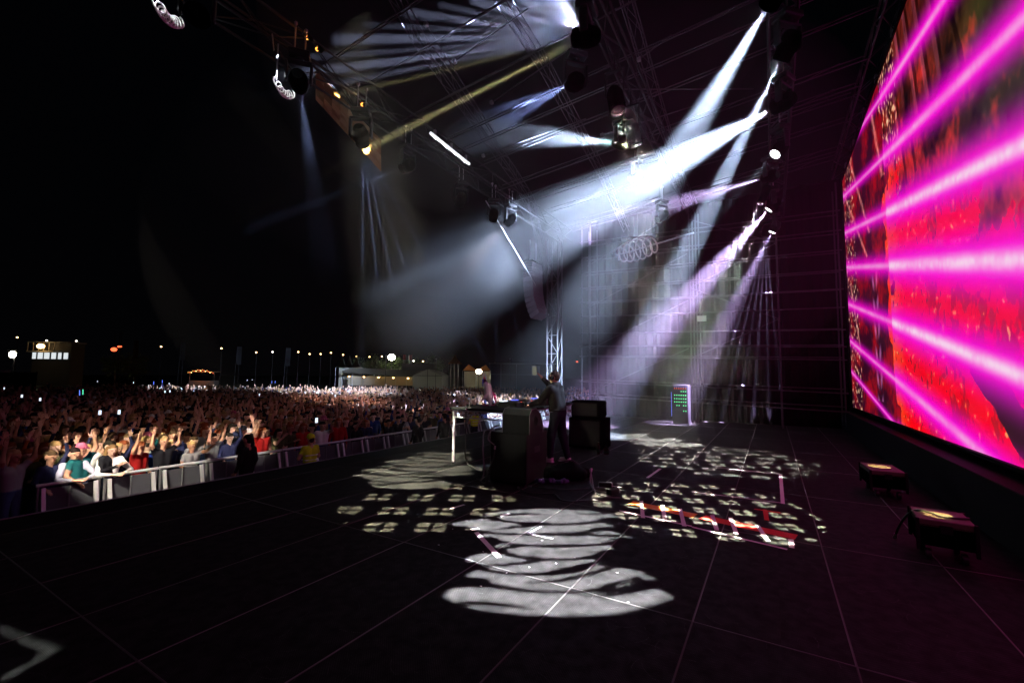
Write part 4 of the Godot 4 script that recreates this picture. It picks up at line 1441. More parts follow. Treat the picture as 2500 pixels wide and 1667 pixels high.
		person_node([g[0].mesh(), g[1].mesh()], q[3], Vector3(BARRIER_X - 0.36, GROUND, q[1]), -PI / 2 + 0.1, "people packed behind the crowd barrier", 1.0)
	# stewards in the pit
	var vest := {"skin": col(SKINS[1]), "top": Color(0.5, 0.62, 0.02), "legs": Color(0.015, 0.015, 0.02), "shoe": Color(0.02, 0.02, 0.02), "hair": Color(0.02, 0.015, 0.012), "hat": Color(0.5, 0.62, 0.02), "style": "cap"}
	var g2 := person_mesh("hands together", vest, 0.024, 0.009, 0.012, 1.1)
	var meshes := [g2[0].mesh(), g2[1].mesh()]
	for q in [[at_y(757, 1095, -0.22), 1.45, "steward in a yellow vest and cap watching the barrier"], [at_y(1143, 1018, -0.2), 1.2, "steward in a yellow vest standing beyond the booth leg"]]:
		var p: Vector3 = q[0]
		p.x = clampf(p.x, BARRIER_X + 0.5, -8.4)
		var w := person_node(meshes, q[2], Vector3(p.x, GROUND, p.z), q[1], "stewards in the pit", 1.0, "cap")
		for s in [-1, 1]:
			plate(w, "reflective_band", Vector3(0, 1.14 + 0.06 * s, 0), Vector3(0.345, 0.03, 0.235), M.white_vinyl, 0.1)
	var dark := {"skin": col(SKINS[1]), "top": Color(0.012, 0.012, 0.014), "legs": Color(0.012, 0.012, 0.014), "shoe": Color(0.02, 0.02, 0.02), "hair": Color(0.015, 0.012, 0.01), "style": "short", "long": true}
	var g3 := person_mesh("arms down", dark, 0.026, 0.01, 0.013, 1.1)
	meshes = [g3[0].mesh(), g3[1].mesh()]
	for q in [[Vector3(-11.1, GROUND, -6.1), 1.9], [Vector3(-11.0, GROUND, -12.0), 1.6], [Vector3(-11.1, GROUND, -13.6), 1.3]]:
		person_node(meshes, "guard dressed in black standing in the pit", q[0], q[1], "guards dressed in black in the pit", 1.06)
	# glowing phones and wands held up in the dark part of the crowd
	var pm := MB.new()
	pm.box(Vector3.ZERO, Vector3(0.08, 0.15, 0.01), 0.003)
	var shell := pm.mesh()
	pm = MB.new()
	pm.quad(Vector3(-0.036, -0.07, 0.0), Vector3(0.036, -0.07, 0.0), Vector3(0.036, 0.07, 0.0), Vector3(-0.036, 0.07, 0.0), Vector3(0, 0, 1))
	var glass := pm.mesh()
	for q in [[237, 931], [325, 934], [52, 967], [97, 975], [412, 936], [402, 956], [414, 955], [615, 927], [603, 928], [290, 1006], [633, 964], [818, 966], [942, 939], [772, 1026], [9, 948], [243, 1007]]:
		var p := at_y(q[0], q[1], 0.42)
		var o := thing("phone", "small glowing phone held up in the dark crowd", "phone", p, "phones held up in the crowd")
		o.rotation.y = 0.9 + r.randf_range(-0.4, 0.4)
		part(o, "shell", shell, M.black_plastic, Transform3D(Basis(), Vector3.ZERO))
		part(o, "screen", glass, M.phone_screen, Transform3D(Basis(), Vector3(0, 0, 0.008)))
	for q in [[193, 965, 0, "blue_wand"], [201, 963, 0, "green_wand"], [374, 938, 0, "blue_wand"], [395, 934, 0, "blue_wand"], [663, 935, 0, "blue_wand"], [671, 935, 0, "blue_wand"]]:
		var o := thing("light_wand", "%s glowing wand waved in the dark crowd" % ("blue" if q[3] == "blue_wand" else "green"), "light wand", at_y(q[0], q[1], 0.42), "glowing wands in the crowd")
		rod(o, "tube", Vector3(0, 0, 0), Vector3(0.06, 0.28, 0.03), 0.018, M[q[3]])
		rod(o, "handle", Vector3(-0.02, -0.12, -0.01), Vector3(0, 0, 0), 0.016, M.black_plastic)

# ---------------------------------------------------------------- booth
func cable(label: String, ps: Array, r := 0.009, m: Material = null, called := "cable", group := "cables on the stage"):
	var o := thing(called, label, "cable", ps[0], group)
	var cv := Curve3D.new()
	for i in ps.size():
		var t: Vector3 = (ps[mini(i + 1, ps.size() - 1)] - ps[maxi(i - 1, 0)]) * 0.22
		cv.add_point(ps[i] - ps[0], -t, t)
	var pts := []
	var n := ps.size() * 7
	for i in n + 1:
		pts.append(cv.sample_baked(cv.get_baked_length() * i / n, true))
	var mb := MB.new()
	mb.sweep(pts, [r], 6, true)
	part(o, "sheath", mb.mesh(), m if m else M.rubber)
	mb = MB.new()
	mb.tube(pts[0], pts[0] + (pts[1] - pts[0]).normalized() * 0.06, r * 1.7, r * 1.4, 8)
	part(o, "plug", mb.mesh(), M.bare_steel)
func booth():
	var t := thing("booth_table", "long aluminium truss table carrying the mixing decks", "table", Vector3(-4.98, 0, -8.8))
	var hx := 0.68
	var hz := 1.55
	for x in [-hx, hx]:
		for z in [-hz, hz]:
			rod(t, "leg", Vector3(x, 0.0, z), Vector3(x, 1.04, z), 0.03, M.aluminium)
			rod(t, "leg_sleeve", Vector3(x, 0.86, z), Vector3(x, 1.045, z), 0.036, M.bare_steel)
	var ends := [[Vector3(-hx, 0, hz), Vector3(hx, 0, hz), 5], [Vector3(-hx, 0, -hz), Vector3(hx, 0, -hz), 5], [Vector3(-hx, 0, -hz), Vector3(-hx, 0, hz), 11], [Vector3(hx, 0, -hz), Vector3(hx, 0, hz), 11]]
	for q in ends:
		for y in [0.905, 1.045]:
			rod(t, "rail", q[0] + Vector3(0, y, 0), q[1] + Vector3(0, y, 0), 0.016, M.aluminium)
		for k in q[2]:
			var a: Vector3 = q[0].lerp(q[1], (k + 0.0) / q[2])
			var m: Vector3 = q[0].lerp(q[1], (k + 0.5) / q[2])
			var b: Vector3 = q[0].lerp(q[1], (k + 1.0) / q[2])
			rod(t, "lattice", a + Vector3(0, 1.045, 0), m + Vector3(0, 0.905, 0), 0.009, M.aluminium)
			rod(t, "lattice", m + Vector3(0, 0.905, 0), b + Vector3(0, 1.045, 0), 0.009, M.aluminium)
	plate(t, "table_top", Vector3(0, 1.085, 0), Vector3(2 * hx + 0.14, 0.04, 2 * hz + 0.14), M.black_paint, 0.006)
	# decks
	var y := 1.105
	for k in 5:
		var z := -7.95 - 0.46 * k
		if k == 2:
			var m := thing("mixer", "black mixing desk between the decks with rows of knobs", "mixer", Vector3(-4.72, y, z))
			plate(m, "body", Vector3(0, 0.05, 0), Vector3(0.44, 0.1, 0.36), M.black_plastic, 0.012)
			for i in 4:
				for j in 5:
					rod(m, "knob", Vector3(-0.16 + 0.07 * j, 0.1, -0.13 + 0.085 * i), Vector3(-0.16 + 0.07 * j, 0.122, -0.13 + 0.085 * i), 0.011, M.bare_steel)
				plate(m, "fader", Vector3(0.17, 0.108, -0.13 + 0.085 * i), Vector3(0.025, 0.018, 0.014), M.aluminium, 0.003)
				plate(m, "level_meter", Vector3(-0.19, 0.102, -0.13 + 0.085 * i), Vector3(0.04, 0.004, 0.01), M.green_led, 0.001)
		else:
			var d := thing("media_deck", "black deck with a large jog wheel and a lit display", "deck", Vector3(-4.72, y, z), "decks on the booth table")
			plate(d, "body", Vector3(0, 0.055, 0), Vector3(0.46, 0.11, 0.33), M.black_plastic, 0.012)
			var mb := MB.new()
			mb.lathe(Vector3.ZERO, Basis.IDENTITY, [[0.105, 0.11], [0.108, 0.128], [0.1, 0.134], [0.06, 0.134], [0.058, 0.131], [0.0, 0.131]], 24)
			part(d, "jog_wheel", mb.mesh(), M.dull_aluminium, Transform3D(Basis(), Vector3(0.03, 0, -0.02)))
			plate(d, "display", Vector3(-0.17, 0.125, 0), Vector3(0.09, 0.02, 0.2), M.blue_led if k % 2 else M.phone_screen, 0.003)
			for i in 4:
				plate(d, "pad", Vector3(0.18, 0.113, -0.12 + 0.06 * i), Vector3(0.03, 0.008, 0.035), M.red_led if i == 0 else M.grey_rubber, 0.002)
	for q in [[-5.1, -7.75, 0.4], [-5.15, -9.3, 0.2]]:
		cable("thin cable looping over the back of the decks", [Vector3(q[0] + 0.2, 1.2, q[1]), Vector3(q[0], 1.27, q[1] - 0.1), Vector3(q[0] - 0.08, 1.2, q[1] - 0.2), Vector3(q[0] + 0.02, 1.12, q[1] - 0.3)], 0.007, M.grey_rubber, "cable", "cables on the decks")
	var st := thing("drinking_straw", "yellow straw standing in a black cup on the booth table", "cup", Vector3(-5.05, y, -8.55))
	var mb2 := MB.new()
	mb2.lathe(Vector3.ZERO, Basis.IDENTITY, [[0.0, 0.001], [0.03, 0.0], [0.042, 0.11], [0.04, 0.11], [0.028, 0.005]], 14)
	part(st, "cup", mb2.mesh(), M.black_plastic)
	rod(st, "straw", Vector3(0, 0.01, 0), Vector3(-0.03, 0.27, 0.01), 0.008, M.yellow if M.has("yellow") else mat("yellow", 0.75, 0.6, 0.08, 0.5))
	# microphone on a gooseneck, at the near corner
	var mi := thing("microphone", "small microphone on a thin gooseneck clamped to the booth table", "microphone", Vector3(-5.35, y, -7.35))
	plate(mi, "base", Vector3(0, 0.012, 0), Vector3(0.1, 0.025, 0.08), M.dark_metal, 0.006)
	mb2 = MB.new()
	mb2.sweep([Vector3(0, 0.02, 0), Vector3(0, 0.1, 0), Vector3(0.03, 0.17, 0.0), Vector3(0.08, 0.2, 0)], [0.006], 6)
	part(mi, "gooseneck", mb2.mesh(), M.bare_steel)
	mb2 = MB.new()
	mb2.ball(Vector3(0.1, 0.205, 0), Vector3(0.035, 0.025, 0.025))
	part(mi, "capsule", mb2.mesh(), M.black_paint)
	cable("long black cable hanging from the booth table to the floor", [Vector3(-5.3, 1.1, -7.17), Vector3(-5.28, 0.6, -7.15), Vector3(-5.25, 0.12, -7.13), Vector3(-4.95, 0.02, -6.95), Vector3(-4.55, 0.014, -6.75), Vector3(-4.3, 0.014, -6.9)], 0.011, M.rubber)
	cable("second black cable hanging behind the booth leg", [Vector3(-5.1, 1.08, -7.3), Vector3(-5.0, 0.8, -7.4), Vector3(-4.9, 0.4, -7.5)], 0.009, M.rubber)
	# clear plastic creature with a fan headdress
	var f := thing("toy_figure", "shiny clear plastic creature with a blue fan headdress on the table", "figure", Vector3(-5.36, y, -8.05))
	f.rotation.y = 0.5
	f.scale = Vector3(0.86, 0.86, 0.86)
	mb2 = MB.new()
	var bones := [
		[Vector3(0.02, 0.22, 0), Vector3(-0.02, 0.48, 0), 0.115, 0.1, Color.WHITE], [Vector3(-0.02, 0.48, 0), Vector3(-0.07, 0.56, 0), 0.09, 0.06, Color.WHITE],
		[Vector3(0.05, 0.2, 0.05), Vector3(0.06, 0.03, 0.07), 0.07, 0.035, Color.WHITE], [Vector3(0.05, 0.2, -0.05), Vector3(0.06, 0.03, -0.07), 0.07, 0.035, Color.WHITE],
		[Vector3(-0.04, 0.3, 0.09), Vector3(-0.12, 0.14, 0.11), 0.035, 0.02, Color.WHITE], [Vector3(-0.04, 0.3, -0.09), Vector3(-0.12, 0.14, -0.11), 0.035, 0.02, Color.WHITE]]
	nets(mb2, bones, 0.014, 0.03)
	part(f, "body", mb2.mesh(), M.clear_shell)
	mb2 = MB.new()
	mb2.sweep([Vector3(0.1, 0.34, 0), Vector3(0.17, 0.26, 0), Vector3(0.2, 0.12, 0), Vector3(0.17, 0.02, 0), Vector3(0.05, 0.012, 0.0), Vector3(-0.14, 0.012, 0.0)], [0.03, 0.024, 0.016, 0.014, 0.012, 0.01], 8)
	part(f, "tail_hose", mb2.mesh(), M.pink_film)
	mb2 = MB.new()
	mb2.ball(Vector3(-0.1, 0.62, 0), Vector3(0.055, 0.06, 0.055))
	mb2.tube(Vector3(-0.1, 0.66, 0), Vector3(-0.1, 0.72, 0), 0.03, 0.01)
	part(f, "face", mb2.mesh(), M.orange_film)
	for k in 13:
		var an := -0.3 + k * 0.33
		if k in [5, 6]:
			continue
		var d := Vector3(0.15 * cos(an), sin(an), -cos(an)).normalized()
		var p := Vector3(-0.1, 0.62, 0)
		mb2 = MB.new()
		var side := d.cross(Vector3(1, 0, 0)).normalized()
		mb2.quad(p + d * 0.06 - side * 0.006, p + d * 0.06 + side * 0.006, p + d * 0.24 + side * 0.022, p + d * 0.24 - side * 0.022, Vector3(1, 0, 0))
		part(f, "fan_blade", mb2.mesh(), M.violet_film if k > 6 and k < 10 else M.blue_film)
	# monitor loudspeakers: a wedge on a bass box, beside the booth
	var sb := thing("bass_speaker", "large worn black bass speaker under the wedge monitor", "loudspeaker", Vector3(-3.77, 0, -6.64))
	plate(sb, "cabinet", Vector3(0, 0.43, 0), Vector3(0.7, 0.8, 0.76), M.speaker_paint, 0.02)
	plate(sb, "grille", Vector3(0, 0.43, -0.386), Vector3(0.62, 0.7, 0.016), M.dark_metal, 0.006)
	plate(sb, "corner_strip", Vector3(0.352, 0.43, 0.36), Vector3(0.012, 0.78, 0.05), M.dark_metal, 0.004)
	for x in [-0.28, 0.28]:
		for z in [-0.3, 0.3]:
			rod(sb, "foot", Vector3(x, 0, z), Vector3(x, 0.035, z), 0.03, M.rubber)
	plate(sb, "handle", Vector3(0.35, 0.55, 0.0), Vector3(0.014, 0.1, 0.2), M.rubber, 0.004)
	plate(sb, "connector_plate", Vector3(-0.22, 0.6, 0.383), Vector3(0.16, 0.2, 0.01), M.dark_metal, 0.003)
	var wd := thing("wedge_monitor", "black wedge monitor speaker with bright worn edges on the bass box", "loudspeaker", Vector3(-3.62, 0.83, -6.5))
	var mb3 := MB.new()
	# cross-section in z-y, extruded along x: upright back, sloping front, cut shoulders
	var sec := [Vector2(0.24, 0.0), Vector2(0.24, 0.30), Vector2(0.17, 0.39), Vector2(0.02, 0.405), Vector2(-0.17, 0.3), Vector2(-0.24, 0.12), Vector2(-0.24, 0.0)]
	for i in sec.size():
		var a: Vector2 = sec[i]
		var b: Vector2 = sec[(i + 1) % sec.size()]
		var mid := (a + b) * 0.5 - Vector2(0, 0.18)
		mb3.quad(Vector3(-0.255, a.y, a.x), Vector3(0.255, a.y, a.x), Vector3(0.255, b.y, b.x), Vector3(-0.255, b.y, b.x), Vector3(0, mid.y, mid.x))
	for s in [-1, 1]:
		for i in range(1, sec.size() - 1):
			mb3.tri(Vector3(s * 0.255, sec[0].y, sec[0].x), Vector3(s * 0.255, sec[i].y, sec[i].x), Vector3(s * 0.255, sec[i + 1].y, sec[i + 1].x), Vector3(s, 0, 0))
	part(wd, "cabinet", mb3.mesh(), M.speaker_paint)
	for s in [-1, 1]:
		for i in sec.size() - 1:
			rod(wd, "worn_edge", Vector3(s * 0.254, sec[i].y, sec[i].x), Vector3(s * 0.254, sec[i + 1].y, sec[i + 1].x), 0.006, M.grey_rubber)
	var ring := []
	for i in 20:
		ring.append(Vector3(0.258, 0.2 + 0.075 * sin(TAU * i / 20), 0.02 + 0.055 * cos(TAU * i / 20)))
	mb3 = MB.new()
	mb3.sweep(ring, [0.01], 6, false, true)
	part(wd, "handle_ring", mb3.mesh(), M.dark_metal)
	mb3 = MB.new()
	for i in 20:
		mb3.tri(Vector3(0.2565, 0.2, 0.02), ring[i] - Vector3(0.0015, 0, 0), ring[(i + 1) % 20] - Vector3(0.0015, 0, 0), Vector3(1, 0, 0))
	part(wd, "handle_recess", mb3.mesh(), M.black_paint)
	cable("grey cable looping from the wedge down the bass box", [Vector3(-3.9, 0.95, -6.24), Vector3(-4.02, 0.9, -6.2), Vector3(-4.1, 0.72, -6.18), Vector3(-4.0, 0.62, -6.22)], 0.012, M.grey_rubber)
	cable("second grey cable looping beside the bass box", [Vector3(-4.05, 0.86, -6.3), Vector3(-4.2, 0.84, -6.24), Vector3(-4.22, 0.6, -6.2), Vector3(-4.16, 0.2, -6.16), Vector3(-4.25, 0.02, -6.2)], 0.012, M.grey_rubber)
	cable("tangled black cable falling from the connector plate", [Vector3(-4.0, 0.6, -6.24), Vector3(-3.98, 0.45, -6.18), Vector3(-4.06, 0.2, -6.14), Vector3(-4.1, 0.02, -6.1), Vector3(-4.4, 0.014, -6.3)], 0.01, M.rubber)
	# side fill beyond the disc jockey
	var sf := thing("side_monitor", "tall black monitor stack behind the disc jockey", "loudspeaker", Vector3(-3.92, 0, -10.45))
	plate(sf, "cabinet", Vector3(0, 0.4, 0), Vector3(0.84, 0.72, 0.68), M.drape, 0.02)
	plate(sf, "upper_cabinet", Vector3(-0.02, 0.965, 0), Vector3(0.72, 0.4, 0.6), M.drape, 0.03)
	plate(sf, "grille", Vector3(0, 0.4, 0.345), Vector3(0.74, 0.6, 0.014), M.dark_metal, 0.006)
	plate(sf, "upper_grille", Vector3(-0.02, 0.965, 0.305), Vector3(0.62, 0.3, 0.014), M.dark_metal, 0.006)
	for x in [-0.34, 0.34]:
		rod(sf, "foot", Vector3(x, 0, 0.2), Vector3(x, 0.045, 0.2), 0.035, M.rubber)
		rod(sf, "foot", Vector3(x, 0, -0.2), Vector3(x, 0.045, -0.2), 0.035, M.rubber)

# ---------------------------------------------------------------- the disc jockey
func disc_jockey():
	var pal := {"skin": Color(0.56, 0.33, 0.23), "top": Color(0.016, 0.016, 0.019), "legs": Color(0.016, 0.018, 0.028), "shoe": Color(0.7, 0.68, 0.62), "hair": Color(0.06, 0.045, 0.035), "style": "shaved", "long": true, "collar": true, "stride": 0.13}
	var g := person_mesh("mixing", pal, 0.0155, 0.0065, 0.0085, 1.14, 0.018)
	var o := person_node([g[0].mesh(), g[1].mesh()], "person in a black jacket at the decks, one hand raised", Vector3(-3.86, 0.0, -8.42), PI / 2 - 0.12, "", 1.082)
	o.get_child(0).name = "body"
	var h := Vector3(0, 0, -0.075)
	var mb := MB.new()
	for s in [-1, 1]:
		mb.box(Vector3(s * 0.037, 1.603, -0.112) + h, Vector3(0.056, 0.034, 0.012), 0.005)
		mb.box(Vector3(s * 0.083, 1.606, -0.055) + h, Vector3(0.008, 0.012, 0.12), 0.003)
	mb.box(Vector3(0, 1.61, -0.114) + h, Vector3(0.03, 0.008, 0.008), 0.002)
	part(o, "sunglasses", mb.mesh(), M.black_plastic)
	mb = MB.new()
	for s in [-1, 1]:
		mb.tube(Vector3(s * 0.088, 1.598, 0.006) + h, Vector3(s * 0.122, 1.598, 0.006) + h, 0.042, 0.036, 14)
	var band := []
	for k in 11:
		var an := PI * k / 10
		band.append(Vector3(0.112 * cos(an), 1.6 + 0.152 * sin(an), 0.012) + h)
	mb.sweep(band, [0.009], 6)
	part(o, "headphones", mb.mesh(), M.black_plastic)
	# jacket hem and folds, trousers and laces
	mb = MB.new()
	var hem := []
	for k in 24:
		var an := TAU * k / 24
		hem.append(Vector3(0.205 * cos(an), 0.985 + 0.006 * sin(an * 3), 0.14 * sin(an) + 0.0))
	mb.sweep(hem, [0.018], 6, false, true)
	part(o, "jacket_hem", mb.mesh(), M.black_paint)
	mb = MB.new()
	for s in [-1.0, 1.0]:
		var fw: float = 0.13 * s
		mb.box(Vector3(s * 0.115, 0.012, -0.035 + fw), Vector3(0.088, 0.024, 0.28), 0.008)
	part(o, "shoe_soles", mb.mesh(), M.white_vinyl)

# ---------------------------------------------------------------- on the stage floor
func tape(called: String, label: String, a: Vector2, b: Vector2, w: float, m: Material, group: String, lift := 0.0):
	var p := at_y(a.x, a.y, 0.0)
	var q := at_y(b.x, b.y, 0.0)
	var d := q - p
	var s := d.cross(Vector3.UP).normalized() * w * 0.5
	var o := thing(called, label, "tape", Vector3(p.x, 0.0045 + lift, p.z), group)
	var mb := MB.new()
	var n := maxi(2, int(d.length() / 0.12))
	var up := Vector3(0, 0.0008, 0)
	for i in n:
		# ends torn a little crooked
		var t0 := float(i) / n
		var t1 := float(i + 1) / n
		var e0 := s * (1.0 + 0.04 * sin(i * 2.1 + p.x * 7.0))
		var e1 := s * (1.0 + 0.04 * sin((i + 1) * 2.1 + p.x * 7.0))
		var k0 := d.normalized() * (0.02 * sin(p.z * 9.0) if i == 0 else 0.0)
		mb.quad(d * t0 - e0 + k0 + up, d * t1 - e1 + up, d * t1 + e1 + up, d * t0 + e0 - k0 + up, Vector3.UP)
	part(o, "strip", mb.mesh(), m)
func floor_things():
	var z8 := func(x: float, y: float) -> Vector2: return Vector2(1400 + x * 0.4252, 1080 + y * 0.4252)
	var z7 := func(x: float, y: float) -> Vector2: return Vector2(860 + x * 0.3827, 1040 + y * 0.3827)
	var box := "white tape marking out a box on the floor"
	for q in [[820, 145, 1185, 183, 0.028, "thin white tape along the far side of the floor box"], [1191, 183, 1204, 353, 0.05, "broad white tape closing the right side of the floor box"], [705, 288, 1215, 351, 0.028, "thin white tape along the near side of the floor box"]]:
		tape("floor_tape", q[5], z8.call(q[0], q[1]), z8.call(q[2], q[3]), q[4], M.white_tape, box)
	tape("floor_tape", "short white tape strip alone behind the cable heap", z8.call(425, 205), z8.call(500, 152), 0.05, M.white_tape, "short white tape marks")
	tape("floor_tape", "small white tape tick joined to a thin strip", z8.call(180, 252), z8.call(210, 240), 0.045, M.white_tape, "short white tape marks")
	tape("floor_tape", "thin white strip pointing away from a small tape tick", z8.call(196, 248), z8.call(280, 262), 0.02, M.white_tape, "short white tape marks", 0.002)
	tape("floor_tape", "broad orange tape crossed by white strips", z8.call(330, 347), z8.call(700, 424), 0.2, M.orange_tape, "coloured tape on the floor")
	tape("floor_tape", "broad red tape crossed by white strips", z8.call(740, 430), z8.call(1282, 546), 0.2, M.red_tape, "coloured tape on the floor")
	var n := 0
	for q in [[390, 340, 400, 437], [512, 365, 527, 452], [613, 385, 638, 485], [797, 420, 825, 508], [903, 435, 938, 530], [1055, 475, 1120, 572], [1250, 560, 1255, 610]]:
		tape("floor_tape", "white tape rung laid across the coloured tape", z8.call(q[0], q[1]), z8.call(q[2], q[3]), 0.05, M.white_tape, "white tape rungs", 0.004)
	tape("floor_tape", "long white tape line in front of the orange tape", z8.call(265, 395), z8.call(680, 484), 0.04, M.white_tape, "long white tape lines", 0.002)
	tape("floor_tape", "long white tape line in front of the red tape", z8.call(680, 488), z8.call(1230, 618), 0.04, M.white_tape, "long white tape lines", 0.002)
	tape("floor_tape", "red tape crossbar of a small letter T mark", z8.call(1040, 384), z8.call(1190, 405), 0.05, M.red_tape, "red tape mark", 0.0)
	tape("floor_tape", "red tape stem of a small letter T mark", z8.call(1102, 388), z8.call(1112, 450), 0.055, M.red_tape, "red tape mark", 0.002)
	tape("floor_tape", "long bright white tape strip across the rippled oval", z7.call(790, 680), z7.call(938, 840), 0.055, M.white_tape, "bright tape in the oval")
	tape("floor_tape", "short bright tape foot at the end of the long strip", z7.call(757, 664), z7.call(808, 657), 0.05, M.white_tape, "bright tape in the oval", 0.002)
	tape("floor_tape", "thin tape arm of an angle mark in the oval", z7.call(1118, 690), z7.call(1205, 643), 0.018, M.white_tape, "thin angle mark")
	tape("floor_tape", "longer thin tape arm of the angle mark in the oval", z7.call(1118, 692), z7.call(1282, 723), 0.018, M.white_tape, "thin angle mark", 0.002)
	tape("floor_tape", "small square of white tape inside the oval", z7.call(945, 577), z7.call(1005, 560), 0.05, M.white_tape, "short white tape marks")
	tape("floor_tape", "short white tape strip beside the left window shapes", z7.call(622, 530), z7.call(716, 503), 0.04, M.white_tape, "short white tape marks")
	tape("floor_tape", "thin scrap of white tape by the booth leg", z7.call(178, 274), z7.call(230, 281), 0.025, M.white_tape, "short white tape marks")
	# black bag with a folded cloth
	var bg := thing("black_bag", "slumped black holdall lying on the floor by the bass speaker", "bag", Vector3(-3.12, 0, -7.15))
	bg.rotation.y = 0.5
	var mb := MB.new()
	mb.tint = true
	nets(mb, [[Vector3(-0.34, 0.1, 0), Vector3(0.1, 0.14, 0.02), 0.1, 0.15, Color(0.005, 0.005, 0.007)], [Vector3(0.1, 0.14, 0.02), Vector3(0.36, 0.1, -0.05), 0.15, 0.09, Color(0.005, 0.005, 0.007)], [Vector3(-0.2, 0.1, 0.14), Vector3(0.25, 0.1, 0.12), 0.09, 0.1, Color(0.006, 0.006, 0.007)], [Vector3(-0.1, 0.1, -0.16), Vector3(0.2, 0.12, -0.15), 0.09, 0.1, Color(0.005, 0.005, 0.006)]], 0.024, 0.06)
	part(bg, "body", mb.mesh(), M.people)
	mb = MB.new()
	mb.sweep([Vector3(-0.2, 0.2, 0.02), Vector3(-0.1, 0.3, 0.05), Vector3(0.1, 0.33, 0.06), Vector3(0.22, 0.25, 0.0)], [0.014], 6)
	part(bg, "strap", mb.mesh(), M.rubber)
	var cl := thing("folded_cloth", "crumpled blue-grey cloth lying against the black bag", "cloth", Vector3(-3.2, 0.0, -6.72))
	cl.rotation.y = 0.5
	mb = MB.new()
	mb.tint = true
	var ch := []
	for k in 9:
		ch.append([Vector3(-0.26 + 0.06 * k, 0.035 + 0.02 * sin(k * 2.2), 0.05 * sin(k * 1.3)), Vector3(-0.2 + 0.06 * k, 0.04 + 0.03 * cos(k * 1.9), 0.12 * cos(k * 2.0)), 0.03, 0.035, Color(0.1, 0.1, 0.19)])
	nets(mb, ch, 0.016, 0.02)
	part(cl, "fold", mb.mesh(), M.people)
	# cables round the bag
	cable("grey cable standing up in a loop beside the bag", [Vector3(-2.62, 0.25, -7.05), Vector3(-2.6, 0.14, -6.95), Vector3(-2.5, 0.03, -6.75), Vector3(-2.3, 0.013, -6.6), Vector3(-2.05, 0.013, -6.75)], 0.012, M.grey_rubber)
	cable("second grey cable curving out from the bag", [Vector3(-2.66, 0.22, -7.1), Vector3(-2.55, 0.1, -6.9), Vector3(-2.4, 0.02, -6.6), Vector3(-2.2, 0.013, -6.4), Vector3(-1.95, 0.013, -6.45)], 0.01, M.grey_rubber)
	cable("black cable snaking over the floor before the bass speaker", [Vector3(-3.5, 0.014, -6.15), Vector3(-3.2, 0.014, -5.95), Vector3(-2.85, 0.014, -6.1), Vector3(-2.6, 0.014, -5.85), Vector3(-2.3, 0.014, -6.05), Vector3(-2.05, 0.014, -6.3)], 0.01, M.rubber)
	cable("black cable running behind the cable heap", [Vector3(-3.4, 0.014, -6.3), Vector3(-3.0, 0.014, -6.35), Vector3(-2.7, 0.014, -6.5), Vector3(-2.35, 0.014, -6.9), Vector3(-2.0, 0.014, -7.0)], 0.009, M.rubber)
	for q in [[-2.35, -6.95, 0.4, "small black plug box lying among the cables"], [-2.12, -6.62, 1.2, "black connector block with white ends among the cables"]]:
		var pb := thing("plug_box", q[3], "plug box", Vector3(q[0], 0.0, q[1]), "plug boxes among the cables")
		pb.rotation.y = q[2]
		plate(pb, "body", Vector3(0, 0.045, 0), Vector3(0.2, 0.08, 0.1), M.black_plastic, 0.01)
		plate(pb, "end_label", Vector3(0.104, 0.045, 0), Vector3(0.012, 0.05, 0.07), M.white_vinyl, 0.003)
	# bottles
	for q in [[-3.46, -9.78, 0.27, 0.033, "tall red drink bottle standing beside the side monitor", 0], [-3.3, -9.83, 0.2, 0.055, "short red canister standing beside the red bottle", 1]]:
		var b := thing("bottle", q[4], "bottle", Vector3(q[0], 0, q[1]))
		mb = MB.new()
		var r: float = q[3]
		var hh: float = q[2]
		mb.lathe(Vector3.ZERO, Basis.IDENTITY, [[0.0, 0.001], [r, 0.0], [r, hh * 0.62], [r * 0.45, hh * 0.82], [r * 0.4, hh * 0.94], [0.0, hh * 0.94]], 16)
		part(b, "body", mb.mesh(), M.red_plastic)
		mb = MB.new()
		mb.lathe(Vector3.ZERO, Basis.IDENTITY, [[r * 0.46, hh * 0.93], [r * 0.46, hh], [0.0, hh]], 12)
		part(b, "cap", mb.mesh(), M.white_vinyl)
		mb = MB.new()
		mb.lathe(Vector3.ZERO, Basis.IDENTITY, [[r * 1.02, hh * 0.2], [r * 1.02, hh * 0.45]], 16)
		part(b, "paper_band", mb.mesh(), M.white_vinyl)
	# scraps trodden into the deck
	for q in [[820, 1025], [985, 942], [1130, 905], [835, 805], [550, 762], [1300, 880], [1420, 846], [1210, 733], [640, 660], [1760, 1130], [300, 268], [1690, 940]]:
		var sp := at_y(z7.call(q[0], q[1]).x, z7.call(q[0], q[1]).y, 0.0)
		var sc := thing("paper_scrap", "tiny torn paper scrap lying on the stage floor", "scrap", Vector3(sp.x, 0.006, sp.z), "paper scraps on the stage floor")
		sc.rotation.y = q[0]
		mb = MB.new()
		mb.quad(Vector3(-0.012, 0, -0.005), Vector3(0.006, 0.003, -0.007), Vector3(0.013, 0.001, 0.003), Vector3(-0.008, 0.002, 0.007), Vector3.UP)
		part(sc, "paper", mb.mesh(), M.white_tape)
	# cases at the foot of the screen, their lids caught by the lamps
	var c1 := flight_case(Vector3(1.44, 0, -9.0), Vector3(0.42, 0.4, 0.7), 0.05, "low black case with a brown lid below the screen", "cases with brown lids below the screen", M.case_lid)
	var c2 := flight_case(Vector3(1.44, 0, -6.2), Vector3(0.42, 0.4, 0.5), -0.08, "low black case with a cable lying across its brown lid", "cases with brown lids below the screen", M.case_lid)
